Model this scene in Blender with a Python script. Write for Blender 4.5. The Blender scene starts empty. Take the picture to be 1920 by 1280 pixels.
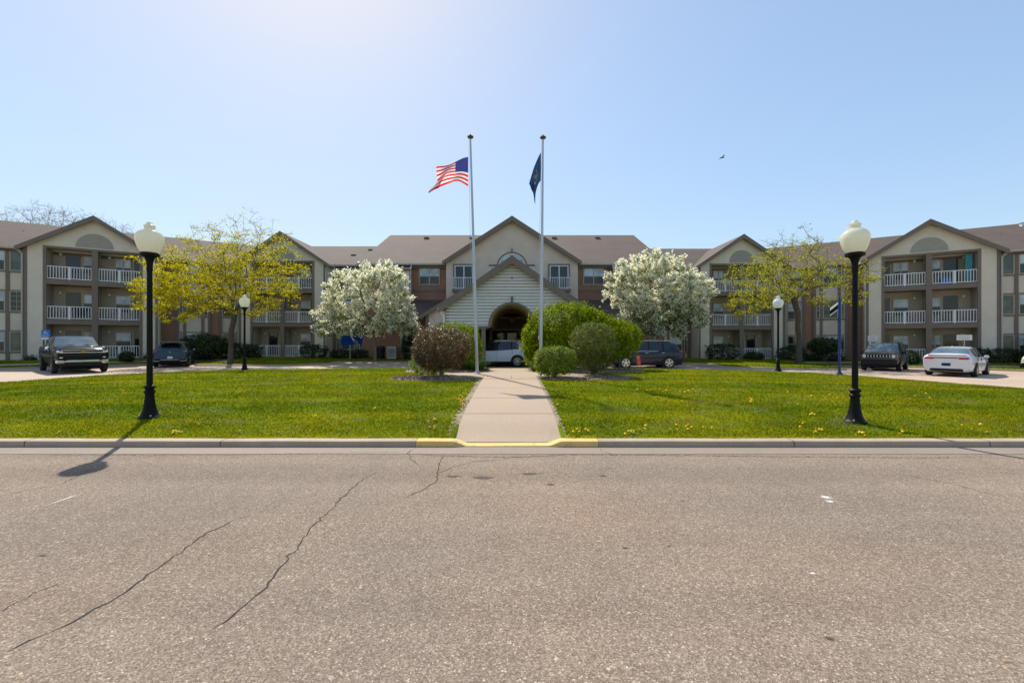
AIR, DUST, OZ, SKYS, SUNS, EXPO, SKG, SKK, SKT = .82, .5, .8, .13, 3.2, .95, 1.80, .345, (1.035, .985, .865)
import bpy, math, random
import numpy as np
from mathutils import Vector, Matrix
random.seed(7); rng = np.random.default_rng(11)
S = bpy.context.scene
COL = S.collection
R = math.radians
SUN_AZ, SUN_EL = R(28), R(50)          # azimuth measured from +Y towards -X

# ------------------------------------------------------------------ materials
class N:
    def __init__(s, name):
        s.m = bpy.data.materials.new(name); s.m.use_nodes = True
        s.t = s.m.node_tree; s.b = s.t.nodes['Principled BSDF']; s.out = s.t.nodes['Material Output']
    def n(s, typ, **kw):
        x = s.t.nodes.new(typ)
        for k, v in kw.items():
            if k in x.inputs: x.inputs[k].default_value = v
            else: setattr(x, k, v)
        return x
    def l(s, a, b): s.t.links.new(a, b)
    def coord(s, out='Object', scale=(1, 1, 1)):
        c = s.n('ShaderNodeTexCoord'); mp = s.n('ShaderNodeMapping'); mp.inputs['Scale'].default_value = scale
        s.l(c.outputs[out], mp.inputs[0]); return mp.outputs[0]
    def noise(s, scale, detail=3, vec=None, rough=.55):
        x = s.n('ShaderNodeTexNoise'); x.inputs['Scale'].default_value = scale; x.inputs['Detail'].default_value = detail
        x.inputs['Roughness'].default_value = rough
        s.l(vec if vec is not None else s.coord(), x.inputs['Vector']); return x.outputs['Fac']
    def ramp(s, fac, stops):
        x = s.n('ShaderNodeValToRGB'); s.l(fac, x.inputs[0]); e = x.color_ramp.elements
        while len(e) < len(stops): e.new(.5)
        for i, (p, c) in enumerate(stops): e[i].position = p; e[i].color = (*c, 1) if len(c) == 3 else c
        return x.outputs[0]
    def mix(s, fac, a, b, typ='MIX'):
        x = s.n('ShaderNodeMix', data_type='RGBA', blend_type=typ)
        for sock, v in ((x.inputs[0], fac), (x.inputs[6], a), (x.inputs[7], b)):
            if isinstance(v, (int, float)): sock.default_value = v
            elif isinstance(v, tuple): sock.default_value = (*v, 1)
            else: s.l(v, sock)
        return x.outputs[2]
    def math(s, op, a, b=0.0):
        x = s.n('ShaderNodeMath', operation=op)
        for sock, v in ((x.inputs[0], a), (x.inputs[1], b)):
            if isinstance(v, (int, float)): sock.default_value = v
            else: s.l(v, sock)
        return x.outputs[0]
    def bump(s, h, strength=.3, dist=.02):
        x = s.n('ShaderNodeBump'); x.inputs['Strength'].default_value = strength; x.inputs['Distance'].default_value = dist
        s.l(h, x.inputs['Height']); s.l(x.outputs[0], s.b.inputs['Normal'])
    def col(s, v): 
        if isinstance(v, tuple): s.b.inputs['Base Color'].default_value = (*v, 1)
        else: s.l(v, s.b.inputs['Base Color'])
    def set(s, **kw):
        for k, v in kw.items(): s.b.inputs[k.replace('_', ' ')].default_value = v
        return s.m

MAT = {}
def plain(name, c, rough=.6, metal=0., var=.12, scale=3., spec=.5, bump=0.):
    a = N(name); f = a.noise(scale, 4)
    a.col(a.ramp(f, [(.3, tuple(x*(1-var) for x in c)), (.7, tuple(min(1, x*(1+var)) for x in c))]))
    if bump: a.bump(a.noise(scale*12, 3), bump, .01)
    MAT[name] = a.set(Roughness=rough, Metallic=metal, Specular_IOR_Level=spec); return MAT[name]

plain('siding_tan', (.66, .585, .475), .75, var=.06, scale=1.2)
plain('siding_white', (.63, .62, .62), .55, var=.05, scale=1.)
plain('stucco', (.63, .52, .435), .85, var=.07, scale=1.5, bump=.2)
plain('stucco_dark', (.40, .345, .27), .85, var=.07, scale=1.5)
plain('brown_trim', (.172, .132, .103), .6, var=.08, scale=2)
plain('terracotta', (.30, .165, .11), .8, var=.1, scale=1.5)
plain('white_metal', (.72, .73, .74), .4, var=.03)
plain('cream_trim', (.40, .38, .30), .5, var=.05)
plain('gutter', (.42, .40, .36), .4, var=.05)
plain('dark_inside', (.012, .011, .010), .5)
plain('vault', (.74, .60, .37), .8, var=.06)
plain('black_paint', (.006, .006, .006), .5, var=.2, spec=.15)
plain('black_plastic', (.007, .007, .008), .5, spec=.3)
plain('tyre', (.02, .02, .02), .85)
plain('alloy', (.55, .56, .58), .25, 1.)
plain('chrome', (.75, .76, .78), .12, 1., var=.02)
plain('steel_pole', (.50, .51, .53), .35, .35, var=.05)
plain('bronze', (.16, .12, .05), .4, .5)
plain('bark', (.075, .06, .046), .9, var=.35, scale=6, bump=.6)
plain('bark_grey', (.14, .12, .10), .9, var=.3, scale=6, bump=.6)
plain('blue_paint', (.003, .02, .12), .3)
plain('blue_sign', (.04, .20, .62), .5)
plain('white_sign', (.75, .75, .72), .5)
plain('red_sign', (.75, .06, .03), .5)
plain('navy_cloth', (.018, .045, .11), .8)
plain('flag_red', (.72, .02, .03), .7, var=.03)
plain('flag_white', (.80, .79, .80), .7, var=.02)
plain('flag_blue', (.025, .03, .20), .7, var=.03)
plain('gold', (.55, .33, .08), .35, .6)
plain('rope', (.5, .5, .5), .8)
plain('curtain_teal', (.10, .42, .48), .8)
plain('red_cloth', (.55, .03, .02), .8)
plain('blue_banner', (.008, .10, .55), .7)
plain('orange_lens', (.6, .15, .01), .25)
plain('bird_black', (.02, .02, .02), .8)
plain('yellow_paint', (.72, .42, .10), .7)
plain('cabinet_grey', (.45, .46, .45), .5)
plain('cart_body', (.62, .57, .42), .35)

def lens(name, c, e=0):
    a = N(name); a.col(c); MAT[name] = a.set(Roughness=.12, Coat_Weight=.6, Coat_Roughness=.05)
lens('red_lens', (.45, .012, .015)); lens('clear_lens', (.62, .64, .66))
def carpaint(name, c, metal=.3, coat=.35, spec=.4):
    a = N(name); f = a.noise(1.2, 2); a.col(a.ramp(f, [(.3, tuple(x*.93 for x in c)), (.7, tuple(min(x*1.06, 1) for x in c))]))
    MAT[name] = a.set(Roughness=.22, Metallic=metal*.3, Coat_Weight=coat, Coat_Roughness=.03, Specular_IOR_Level=spec)
carpaint('paint_black', (.003, .003, .004), 0., .12, .22); carpaint('paint_blue', (.006, .05, .10)); carpaint('paint_white', (.74, .75, .77), 0.)
carpaint('paint_navy', (.005, .006, .018)); carpaint('paint_grey', (.085, .085, .078))
carpaint('paint_silver', (.66, .67, .70), .1)

def glass(name, c, rough=.04, spec=.5):
    a = N(name); f = a.noise(1.7, 2)
    a.col(a.ramp(f, [(.35, tuple(x*.7 for x in c)), (.65, tuple(x*1.25 for x in c))]))
    a.bump(a.noise(1.1, 1), .08, .02)
    MAT[name] = a.set(Roughness=rough, Specular_IOR_Level=spec)
glass('glass_dark', (.02, .024, .028)); glass('glass_blind_sky', (.44, .50, .57), .08, .6); glass('glass_screen', (.035, .04, .045), .22)  # blind panes: pale blue also has the reflected sky painted into it
glass('glass_curtain', (.10, .115, .10), .1); glass('car_glass', (.01, .014, .017), .03, .8); glass('car_glass_light', (.09, .14, .17), .04, 1.)

def m_roof():
    a = N('shingles'); v = a.coord()
    w = a.n('ShaderNodeTexBrick', offset=.5); w.inputs['Scale'].default_value = 1; w.inputs['Brick Width'].default_value = .35
    w.inputs['Row Height'].default_value = .075; w.inputs['Mortar Size'].default_value = .006
    w.inputs['Color1'].default_value = (.092, .066, .052, 1); w.inputs['Color2'].default_value = (.106, .077, .061, 1); w.inputs['Mortar'].default_value = (.09, .07, .06, 1)
    cx = a.n('ShaderNodeSeparateXYZ'); a.l(v, cx.inputs[0]); cc = a.n('ShaderNodeCombineXYZ')
    a.l(cx.outputs[0], cc.inputs[0]); a.l(cx.outputs[2], cc.inputs[1]); a.l(cc.outputs[0], w.inputs['Vector'])
    f = a.noise(.55, 5); g = a.noise(14, 3)
    c = a.mix(1., w.outputs[0], a.ramp(f, [(.3, (.88, .87, .86)), (.7, (1.12, 1.1, 1.08))]), 'MULTIPLY')
    c = a.mix(1., c, a.ramp(g, [(.35, (.9, .9, .9)), (.65, (1.1, 1.1, 1.1))]), 'MULTIPLY')
    a.col(c); a.bump(a.noise(30, 2), .25, .01); MAT['shingles'] = a.set(Roughness=.9)
m_roof()
def m_asphalt():
    a = N('asphalt'); v = a.coord()
    vo = a.n('ShaderNodeTexVoronoi'); vo.inputs['Scale'].default_value = 125; a.l(v, vo.inputs['Vector'])
    sp = a.n('ShaderNodeSeparateColor'); a.l(vo.outputs['Color'], sp.inputs[0])
    stones = a.ramp(sp.outputs[0], [(0., (.148, .115, .089)), (.4, (.208, .165, .129)), (.8, (.278, .225, .178)), (.95, (.335, .276, .222)), (1., (.50, .43, .355))])
    vo2 = a.n('ShaderNodeTexVoronoi'); vo2.inputs['Scale'].default_value = 58; a.l(v, vo2.inputs['Vector'])
    sp2 = a.n('ShaderNodeSeparateColor'); a.l(vo2.outputs['Color'], sp2.inputs[0])
    big = a.ramp(sp2.outputs[1], [(0., (.86,)*3), (.5, (1.,)*3), (.94, (1.06,)*3), (1., (1.4, 1.38, 1.35))])
    c = a.mix(1., stones, big, 'MULTIPLY')
    c = a.mix(1., c, a.ramp(a.noise(.33, 4), [(.3, (.86, .87, .88)), (.7, (1.07, 1.05, 1.02))]), 'MULTIPLY')
    c = a.mix(1., c, a.ramp(a.noise(.22, 3, a.coord(scale=(1, 1.6, 1))), [(.5, (1., 1., 1.)), (.68, (1.08, .97, .93))]), 'MULTIPLY')
    c = a.mix(1., c, a.ramp(a.noise(2.4, 5, rough=.7), [(.25, (.9,)*3), (.6, (1.02,)*3)]), 'MULTIPLY')
    # faint tyre-worn bands along the street
    c = a.mix(1., c, a.ramp(a.noise(.5, 3, a.coord(scale=(.05, 1.6, 1))), [(.35, (.89,)*3), (.62, (1.09,)*3)]), 'MULTIPLY')
    a.col(c)
    h = a.math('ADD', a.math('MULTIPLY', vo.outputs['Distance'], 1.0), a.math('MULTIPLY', vo2.outputs['Distance'], .8))
    a.bump(h, .32, .008); MAT['asphalt'] = a.set(Roughness=.9, Specular_IOR_Level=.1)
m_asphalt()
def concrete(name, c, patch=.12, scale=.7):
    a = N(name)
    k = a.ramp(a.noise(scale, 6, rough=.65), [(.28, tuple(x*(1-patch) for x in c)), (.72, tuple(x*(1+patch*.7) for x in c))])
    k = a.mix(1., k, a.ramp(a.noise(26, 3), [(.3, (.92,)*3), (.7, (1.06,)*3)]), 'MULTIPLY')
    k = a.mix(1., k, a.ramp(a.noise(3.1, 5, rough=.75), [(.22, (.8, .79, .78)), (.42, (1., 1., 1.))]), 'MULTIPLY')
    if name == 'kerb_yellow': k = a.mix(a.ramp(a.noise(7, 6, rough=.8), [(.52, (0., 0., 0.)), (.66, (.75, .75, .75))]), k, (.26, .20, .15))
    a.col(k); a.bump(a.noise(60, 2), .2, .005); MAT[name] = a.set(Roughness=.85)
concrete('concrete_walk', (.35, .262, .182), .07, .5); concrete('concrete_drive', (.44, .335, .25), .16, .3); concrete('concrete_kerb', (.40, .30, .215), .18, 1.2)
concrete('concrete_gutter', (.242, .194, .154), .1, .8); concrete('kerb_yellow', (.74, .47, .16), .10, 2.); concrete('kerb_far', (.40, .32, .23), .12, 1.)
concrete('soil', (.23, .175, .11), .35, 3.)
plain('crack', (.03, .022, .018), .95); plain('stain', (.145, .118, .10), .9); plain('rust_stain', (.36, .17, .08), .9); plain('joint', (.17, .13, .10), .95)
plain('paint_mark', (.72, .70, .66), .8)

def m_grass_ground():
    a = N('lawn_ground')
    c = a.ramp(a.noise(.45, 5), [(.3, (.09, .145, .008)), (.55, (.14, .20, .012)), (.75, (.21, .25, .02))])
    c = a.mix(1., c, a.ramp(a.noise(9, 5, rough=.7), [(.3, (.6, .65, .5)), (.7, (1.3, 1.2, 1.1))]), 'MULTIPLY')
    a.col(c); a.bump(a.noise(70, 3), .6, .03); MAT['lawn_ground'] = a.set(Roughness=.95, Specular_IOR_Level=.02)
m_grass_ground()
def leafmat(name, cols, rough=.5, trans=.35, patch=None, pscale=.5, spec=.3, bands=False):
    """leaf colour picked per leaf (Random Per Island), optionally shifted by broad patches"""
    a = N(name); g = a.n('ShaderNodeNewGeometry'); k = len(cols)
    c = a.ramp(g.outputs['Random Per Island'], [(i/(k-1), cols[i]) for i in range(k)])
    if patch: c = a.mix(1., c, a.ramp(a.noise(pscale, 4), [(.3, patch[0]), (.5, (1., 1., 1.)), (.72, patch[1])]), 'MULTIPLY')
    if bands: c = a.mix(1., c, a.ramp(a.noise(1., 3, a.coord(scale=(.05, .95, .1))), [(.38, (.60, .72, .75)), (.62, (1.25, 1.12, 1.))]), 'MULTIPLY'); c = a.mix(1., c, a.ramp(a.noise(2.1, 5, rough=.7), [(.3, (.75, .8, .8)), (.6, (1.05, 1.05, 1.)), (.78, (1.5, 1.25, 1.6))]), 'MULTIPLY'); c = a.mix(a.ramp(a.noise(1.1, 7, a.coord(scale=(1, 1.5, 1)), .8), [(.53, (0., 0., 0.)), (.68, (.8, .8, .8))]), c, (.30, .27, .13))
    a.col(c); a.set(Roughness=rough, Specular_IOR_Level=spec)
    tr = a.n('ShaderNodeBsdfTranslucent'); a.l(c, tr.inputs[0]); mx = a.n('ShaderNodeMixShader'); mx.inputs[0].default_value = trans
    a.l(a.b.outputs[0], mx.inputs[1]); a.l(tr.outputs[0], mx.inputs[2]); a.l(mx.outputs[0], a.out.inputs[0]); MAT[name] = a.m
leafmat('grass_blades', [(.14, .18, .004), (.205, .245, .005), (.27, .30, .007), (.38, .35, .03)], .9, .5, ((.66, .78, .7), (1.35, 1.12, .95)), .42, .0, True)
leafmat('leaf_yellow', [(.34, .34, .008), (.52, .46, .008), (.68, .56, .012), (.42, .44, .02)], .7, .62, spec=.05)
leafmat('leaf_olive', [(.28, .30, .02), (.42, .41, .02), (.52, .47, .03), (.30, .35, .04)], .6, .6)
leafmat('petal_white', [(.92, .89, .70), (.96, .95, .84), (.74, .74, .42), (.97, .96, .89)], .7, .6, spec=.05)
leafmat('leaf_under', [(.03, .07, .008), (.08, .14, .015), (.15, .22, .03)], .6, .35, spec=.1)
leafmat('leaf_lime', [(.04, .07, .001), (.16, .23, .002), (.29, .36, .004), (.42, .47, .009)], .6, .4, spec=.05)
leafmat('leaf_mid', [(.05, .09, .004), (.14, .21, .010), (.24, .32, .018), (.42, .46, .09)], .5, .4, spec=.15)
leafmat('leaf_olive_bush', [(.06, .075, .008), (.15, .18, .018), (.25, .27, .045), (.10, .10, .03)], .5, .35, spec=.15)
leafmat('leaf_red', [(.05, .05, .015), (.10, .10, .03), (.14, .07, .035), (.27, .075, .045), (.10, .13, .03), (.20, .09, .055)], .45, .3, spec=.25)
leafmat('leaf_dark', [(.012, .028, .008), (.025, .05, .012), (.04, .075, .018)], .5, .2)
leafmat('leaf_hedge', [(.015, .032, .008), (.03, .06, .012), (.05, .085, .018)], .5, .2)
leafmat('leaf_strap', [(.08, .18, .02), (.14, .26, .03), (.22, .34, .06)], .4, .4)
leafmat('mulch_chips', [(.09, .06, .045), (.16, .11, .085), (.27, .20, .17), (.40, .33, .29)], .9, 0.)
leafmat('dandelion', [(.85, .52, .01), (.9, .6, .02)], .6, .2)

def cloth_mat(name, c, t=.5):
    a = N(name); k = a.ramp(a.noise(9., 3), [(.3, tuple(x*.95 for x in c)), (.7, c)]); a.col(k); a.set(Roughness=.8, Specular_IOR_Level=.2)
    tr = a.n('ShaderNodeBsdfTranslucent'); a.l(k, tr.inputs[0]); mx = a.n('ShaderNodeMixShader'); mx.inputs[0].default_value = t
    a.l(a.b.outputs[0], mx.inputs[1]); a.l(tr.outputs[0], mx.inputs[2]); a.l(mx.outputs[0], a.out.inputs[0]); MAT[name] = a.m
cloth_mat('flag_red', (.80, .02, .03)); cloth_mat('flag_white', (.86, .85, .86)); cloth_mat('flag_blue', (.03, .04, .27)); cloth_mat('navy_cloth', (.022, .06, .14), .35); cloth_mat('blue_banner', (.004, .06, .36), .3)
def m_globe(name, c, w):
    a = N(name); a.col(a.ramp(a.noise(4., 3), [(.3, tuple(x*.93 for x in c)), (.7, c)])); a.set(Roughness=.18, Coat_Weight=.4)
    tr = a.n('ShaderNodeBsdfTranslucent'); tr.inputs[0].default_value = (*w, 1); mx = a.n('ShaderNodeMixShader'); mx.inputs[0].default_value = .5
    a.l(a.b.outputs[0], mx.inputs[1]); a.l(tr.outputs[0], mx.inputs[2]); a.l(mx.outputs[0], a.out.inputs[0]); MAT[name] = a.m
m_globe('globe_cream', (.90, .88, .78), (.93, .90, .74)); m_globe('globe_white', (.85, .86, .86), (.8, .82, .84))

# ------------------------------------------------------------------ mesh helpers
class MB:
    def __init__(s): s.v = []; s.f = []; s.m = []
    def add(s, vs, fs, m=0):
        o = len(s.v); s.v += [tuple(p) for p in vs]; s.f += [tuple(i+o for i in f) for f in fs]; s.m += [m]*len(fs)
    def box(s, a, b, m=0, T=None):
        (x0, y0, z0), (x1, y1, z1) = a, b
        vs = [(x, y, z) for z in (z0, z1) for x, y in ((x0, y0), (x1, y0), (x1, y1), (x0, y1))]
        if T: vs = [T(*p) for p in vs]
        s.add(vs, [(3, 2, 1, 0), (4, 5, 6, 7), (0, 1, 5, 4), (1, 2, 6, 5), (2, 3, 7, 6), (3, 0, 4, 7)], m)
    def tube(s, p, q, r0, r1=None, n=8, m=0, cap=True):
        r1 = r0 if r1 is None else r1; p = Vector(p); q = Vector(q); d = (q-p)
        if d.length < 1e-6: return
        d.normalize(); a = d.orthogonal().normalized(); b = d.cross(a); vs = []
        for c, r in ((p, r0), (q, r1)):
            for i in range(n):
                t = 2*math.pi*i/n; vs.append(c+(a*math.cos(t)+b*math.sin(t))*r)
        fs = [(i, (i+1) % n, n+(i+1) % n, n+i) for i in range(n)]
        if cap: fs += [tuple(range(n-1, -1, -1)), tuple(range(n, 2*n))]
        s.add(vs, fs, m)
    def path(s, pts, r, n=6, m=0):
        for a, b in zip(pts[:-1], pts[1:]): s.tube(a, b, r, r, n, m)
    def lathe(s, prof, c=(0, 0, 0), n=24, m=0, axis='z', lean=None):
        vs = []; k = len(prof)
        for r, z in prof:
            for i in range(n):
                t = 2*math.pi*i/n; x, y = r*math.cos(t), r*math.sin(t)
                vs.append((c[0]+x, c[1]+y, c[2]+z) if axis == 'z' else (c[0]+x, c[1]+z, c[2]+y))
        fs = [(j*n+i, j*n+(i+1) % n, (j+1)*n+(i+1) % n, (j+1)*n+i) for j in range(k-1) for i in range(n)]
        fs += [tuple(range(n-1, -1, -1)), tuple(range((k-1)*n, k*n))]
        s.add(vs, fs, m)
    def slab(s, pts, th=.12, m=0, m2=None):
        n = len(pts); vs = [Vector(p) for p in pts]; vs += [p-Vector((0, 0, th)) for p in vs]
        s.add(vs, [tuple(range(n))], m)
        s.add(vs, [tuple(range(2*n-1, n-1, -1))]+[(i, n+i, n+(i+1) % n, (i+1) % n) for i in range(n)], m if m2 is None else m2)
    def build(s, name, mats, parent=None, world=True, smooth=False, loc=None):
        """parent: Empty or mesh; world=True -> vertices are world coords (root has no rotation)"""
        me = bpy.data.meshes.new(name); vs = s.v
        o = bpy.data.objects.new(name, me); COL.objects.link(o); off = Vector((0, 0, 0))
        if parent is not None:
            o.parent = parent
            if world:
                r = parent
                while r.parent: r = r.parent
                off = Vector(r.location)
        elif loc is not None: off = Vector(loc); o.location = loc
        if off.length: vs = [(x-off.x, y-off.y, z-off.z) for x, y, z in vs]
        me.from_pydata(vs, [], s.f)
        if isinstance(mats, str): mats = [mats]
        for k in mats: me.materials.append(MAT[k])
        if len(mats) > 1: me.polygons.foreach_set('material_index', s.m)
        if smooth:
            me.polygons.foreach_set('use_smooth', [True]*len(s.f))
            try: me.set_sharp_from_angle(angle=R(38))
            except Exception: pass
        me.update(); return o
def tag(o, label=None, cat=None, group=None, kind=None):
    if label: o['label'] = label
    if cat: o['category'] = cat
    if group: o['group'] = group
    if kind: o['kind'] = kind
    return o
def empty(name, loc, label=None, cat=None, group=None, rz=0):
    o = bpy.data.objects.new(name, None); COL.objects.link(o); o.location = loc; o.rotation_euler = (0, 0, rz); o.empty_display_size = .3
    return tag(o, label, cat, group)
def copy_tree(o, parent=None):
    c = o.copy(); COL.objects.link(c)
    if parent is not None: c.parent = parent
    for ch in [x for x in COL.objects if x.parent == o]: copy_tree(ch, c)
    return c
def struct(o): o['kind'] = 'structure'; return o
def npmesh(name, V, F, mats, parent=None, loc=(0, 0, 0), midx=None, world=True, smooth=False):
    """V (n,3) array, F (m,k) array of equal-size faces"""
    V = np.asarray(V, dtype=np.float32).copy(); F = np.asarray(F, dtype=np.int32)
    me = bpy.data.meshes.new(name); o = bpy.data.objects.new(name, me); COL.objects.link(o)
    off = np.array(loc, dtype=np.float32)
    if parent is not None:
        o.parent = parent; r = parent
        while r.parent: r = r.parent
        off = np.array(r.location, dtype=np.float32) if world else np.zeros(3, np.float32)
    else: o.location = loc
    V -= off
    n, k = F.shape
    me.vertices.add(len(V)); me.vertices.foreach_set('co', V.ravel())
    me.loops.add(n*k); me.loops.foreach_set('vertex_index', F.ravel())
    me.polygons.add(n); me.polygons.foreach_set('loop_start', np.arange(0, n*k, k, dtype=np.int32))
    for q in ([mats] if isinstance(mats, str) else mats): me.materials.append(MAT[q])
    if midx is not None: me.polygons.foreach_set('material_index', np.asarray(midx, dtype=np.int32))
    if smooth: me.polygons.foreach_set('use_smooth', np.ones(n, dtype=bool))
    me.update(calc_edges=True); return o

# ------------------------------------------------------------------ terrain
def sm(a, b, x):
    t = np.clip((np.asarray(x, float)-a)/(b-a), 0, 1); return t*t*(3-2*t)
def tilt(X): return -.15*sm(8, 19, X)
def gl(X, Y):      # lawn surface
    X = np.asarray(X, float); Y = np.asarray(Y, float)
    m = .40*(1-np.exp(-np.clip(Y-6.8, 0, 99)/3.5))/(1+(X/16)**2)*(1-.72*sm(17.5, 24, Y))*(1-.88*sm(13.2, 18.6, np.abs(X)))
    return .085+m+tilt(X)*sm(10, 20, Y)
def gd(X, Y): return .02+tilt(X)*sm(8, 18, Y)     # drive surface
BND = [(-60, 6.), (-42, 16.2), (-29.5, 24.6), (-25, 29.4), (-21.6, 30.2), (-21., 28.2), (-15., 28.0), (-13.5, 29.6), (-5, 29.8), (5, 29.8), (12, 29.5), (14.3, 27.4), (20.6, 26.1), (21.8, 29.6), (26.6, 29.4), (30, 25.2), (42, 17.2), (60, 6.)]
def bndY(X): return np.interp(X, [p[0] for p in BND], [p[1] for p in BND])
def gb(X, Y):      # ground behind the drive
    return .12+.24*sm(0, 6, np.asarray(Y, float)-bndY(X))+tilt(X)
XS = [-19.7, -19.3, -18.8, -17.4, -15.2, -7.4, 0, 8.8, 13.9, 15.2, 16.1, 17, 17.8, 18.2]
YS = [9, 16.1, 19.7, 21.5, 22.1, 22.9, 23.3, 21.4, 20.4, 18.8, 16.5, 14.2, 11, 8]
def yfar(X): return np.interp(X, XS, YS)

def gridsheet(name, us, vs, fn, mat, loc=(0, 0, 0)):
    P = np.array([fn(u, v) for v in vs for u in us]); nu = len(us)
    F = [(j*nu+i, j*nu+i+1, (j+1)*nu+i+1, (j+1)*nu+i) for j in range(len(vs)-1) for i in range(nu-1)]
    return npmesh(name, P, F, mat, loc=loc, smooth=True)

struct(npmesh('ground', [(-900, -300, -.25), (900, -300, -.25), (900, 1500, -.25), (-900, 1500, -.25)], [(0, 1, 2, 3)], 'lawn_ground'))
struct(npmesh('road', [(-90, -25, 0), (90, -25, 0), (90, 6.25, 0), (-90, 6.25, 0)], [(0, 1, 2, 3)], 'asphalt'))
struct(npmesh('gutter_strip', [(-90, 6.25, .004), (90, 6.25, .004), (90, 6.66, .012), (-90, 6.66, .012)], [(0, 1, 2, 3)], 'concrete_gutter'))
xs = np.linspace(-60, 60, 121); 
struct(gridsheet('driveway', xs, np.linspace(6.7, 36, 60), lambda u, v: (u, v, float(gd(u, v))), 'concrete_drive'))
# lawn
lx = np.sort(np.concatenate([np.linspace(-19.65, 18.15, 200), [-.945, -.935, .805, .815]])); lv = np.linspace(0, 1, 70)
P = np.array([(x, 6.8+(yfar(x)-6.8)*t, 0) for t in lv for x in lx]); P[:, 2] = gl(P[:, 0], P[:, 1]); P[(P[:, 0] > -.94) & (P[:, 0] < .81), 2] -= .12
nu = len(lx); F = [(j*nu+i, j*nu+i+1, (j+1)*nu+i+1, (j+1)*nu+i) for j in range(69) for i in range(nu-1)]
# skirt at the rim
rim = [69*nu+i for i in range(nu)]; side0 = [j*nu for j in range(70)]; side1 = [j*nu+nu-1 for j in range(70)]
V = list(map(tuple, P))
for ch in (rim, side0, side1):
    b = len(V); V += [(P[i][0], P[i][1], -.2) for i in ch]
    F += [(ch[k], ch[k+1], b+k+1, b+k) for k in range(len(ch)-1)]
struct(npmesh('lawn', V, F, 'lawn_ground', smooth=True))
# kerb along the street : rolled profile, yellow dropped part at the walk
def kerb_profile(x):
    """height of the kerb crown at x"""
    d = max(-.70-x, x-.56); 
    t = min(max((d+.0)/.24, 0), 1); t = t*t*(3-2*t); return .028+.072*t
def kerb(name, x0, x1, mat, nseg):
    P = []; X = np.linspace(x0, x1, nseg)
    for x in X:
        h = kerb_profile(x)+.002*math.sin(x*3.1)
        P += [(x, 6.64, .004), (x, 6.645, h*.80), (x, 6.655, h*.95), (x, 6.68, h), (x, 6.80, h+.004), (x, 6.845, h), (x, 6.85, -.1)]
    k = 7; F = [(i*k+j, (i+1)*k+j, (i+1)*k+j+1, i*k+j+1) for i in range(nseg-1) for j in range(k-1)]
    return P, F, k
for a, b, mat, nm in ((-60, -1.5, 'concrete_kerb', 'kerb'), (-1.495, 1.345, 'kerb_yellow', 'kerb'), (1.35, 60, 'concrete_kerb', 'kerb')):
    if mat == 'kerb_yellow':
        P, F, k = kerb(nm, a, b, mat, 60)
        F.append(tuple()) if 0 else None
        struct(npmesh(nm, P, F, mat, smooth=True))
    else:
        L = 3.05; x = b if a < -50 else a; sgn = -1 if a < -50 else 1; V = []; Fq = []
        for q in range(18):
            xa, xb = x+sgn*q*L, x+sgn*(q+1)*L-sgn*.012
            P, F, k = kerb(nm, min(xa, xb), max(xa, xb), mat, 4); o = len(V); V += P; Fq += [tuple(i+o for i in f) for f in F]
        struct(npmesh(nm, V, Fq, mat, smooth=True))
# joints backing
struct(npmesh('kerb_bed', [(-60, 6.66, -.02), (60, 6.66, -.02), (60, 6.66, .018), (-60, 6.66, .018), (60, 6.84, .018), (-60, 6.84, .018)], [(0, 1, 2, 3), (3, 2, 4, 5)], 'joint'))

# walk and plaza (follow the mound)
def gw(x, y):
    base = float(gl(0, y)); r = max(0., 1-(y-6.8)/.9); return base*(1-r)+.022*r+.012
def sheet_poly(name, xl, xr, ys, mat, dz=0., nx=8):
    P = []; 
    for y in ys:
        a, b = xl(y), xr(y)
        for i in range(nx):
            x = a+(b-a)*i/(nx-1); P.append((x, y, max(gw(x, y), 0)+dz if abs(x) < 1.2 else float(gl(x, y))+.012+dz))
    F = [(j*nx+i, j*nx+i+1, (j+1)*nx+i+1, (j+1)*nx+i) for j in range(len(ys)-1) for i in range(nx-1)]
    return struct(npmesh(name, P, F, mat, smooth=True))
sheet_poly('walkway', lambda y: -.94, lambda y: .81, np.linspace(6.845, 23.4, 70), 'concrete_walk')
def plaza_half(y): t = (y-15.1)/1.25; return .95+2.3*math.sqrt(max(0, 1-t*t))
sheet_poly('plaza_path', lambda y: -plaza_half(y)-.05, lambda y: plaza_half(y), np.linspace(13.86, 16.34, 24), 'concrete_walk', .004, 20)
jm = MB()
for y in (8.35, 9.95, 11.6, 13.85, 16.4, 18.6, 21): 
    z = gw(0, y)+.0085; jm.add([(-.94, y-.008, z), (.81, y-.008, z), (.81, y+.008, z), (-.94, y+.008, z)], [(0, 1, 2, 3)])
z0, z1 = gw(0, 13.9)+.012, gw(0, 16.3)+.012
jm.add([(-.03, 13.9, z0), (-.012, 13.9, z0), (-.012, 18.6, z1), (-.03, 18.6, z1)], [(0, 1, 2, 3)])
struct(jm.build('walkway_joints', 'joint'))
# bare soil rims beside the walk
def strip(name, side, y0, y1, w, mat, seed):
    r = random.Random(seed); P = []; n = 90
    for i in range(n+1):
        y = y0+(y1-y0)*i/n; x0 = -.94 if side < 0 else .81
        ww = w*(.45+.55*math.sin(i*.9+seed)**2+.35*r.random()); P += [(x0, y, float(gw(x0, y))-.004), (x0+side*ww, y, float(gl(x0+side*ww, y))+.014)]
    struct(npmesh(name, P, [(2*i, 2*i+1, 2*i+3, 2*i+2) for i in range(n)], mat))
strip('bare_soil', -1, 6.87, 13.8, .15, 'soil', 1); strip('bare_soil', 1, 6.87, 13.8, .10, 'soil', 2)

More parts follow.
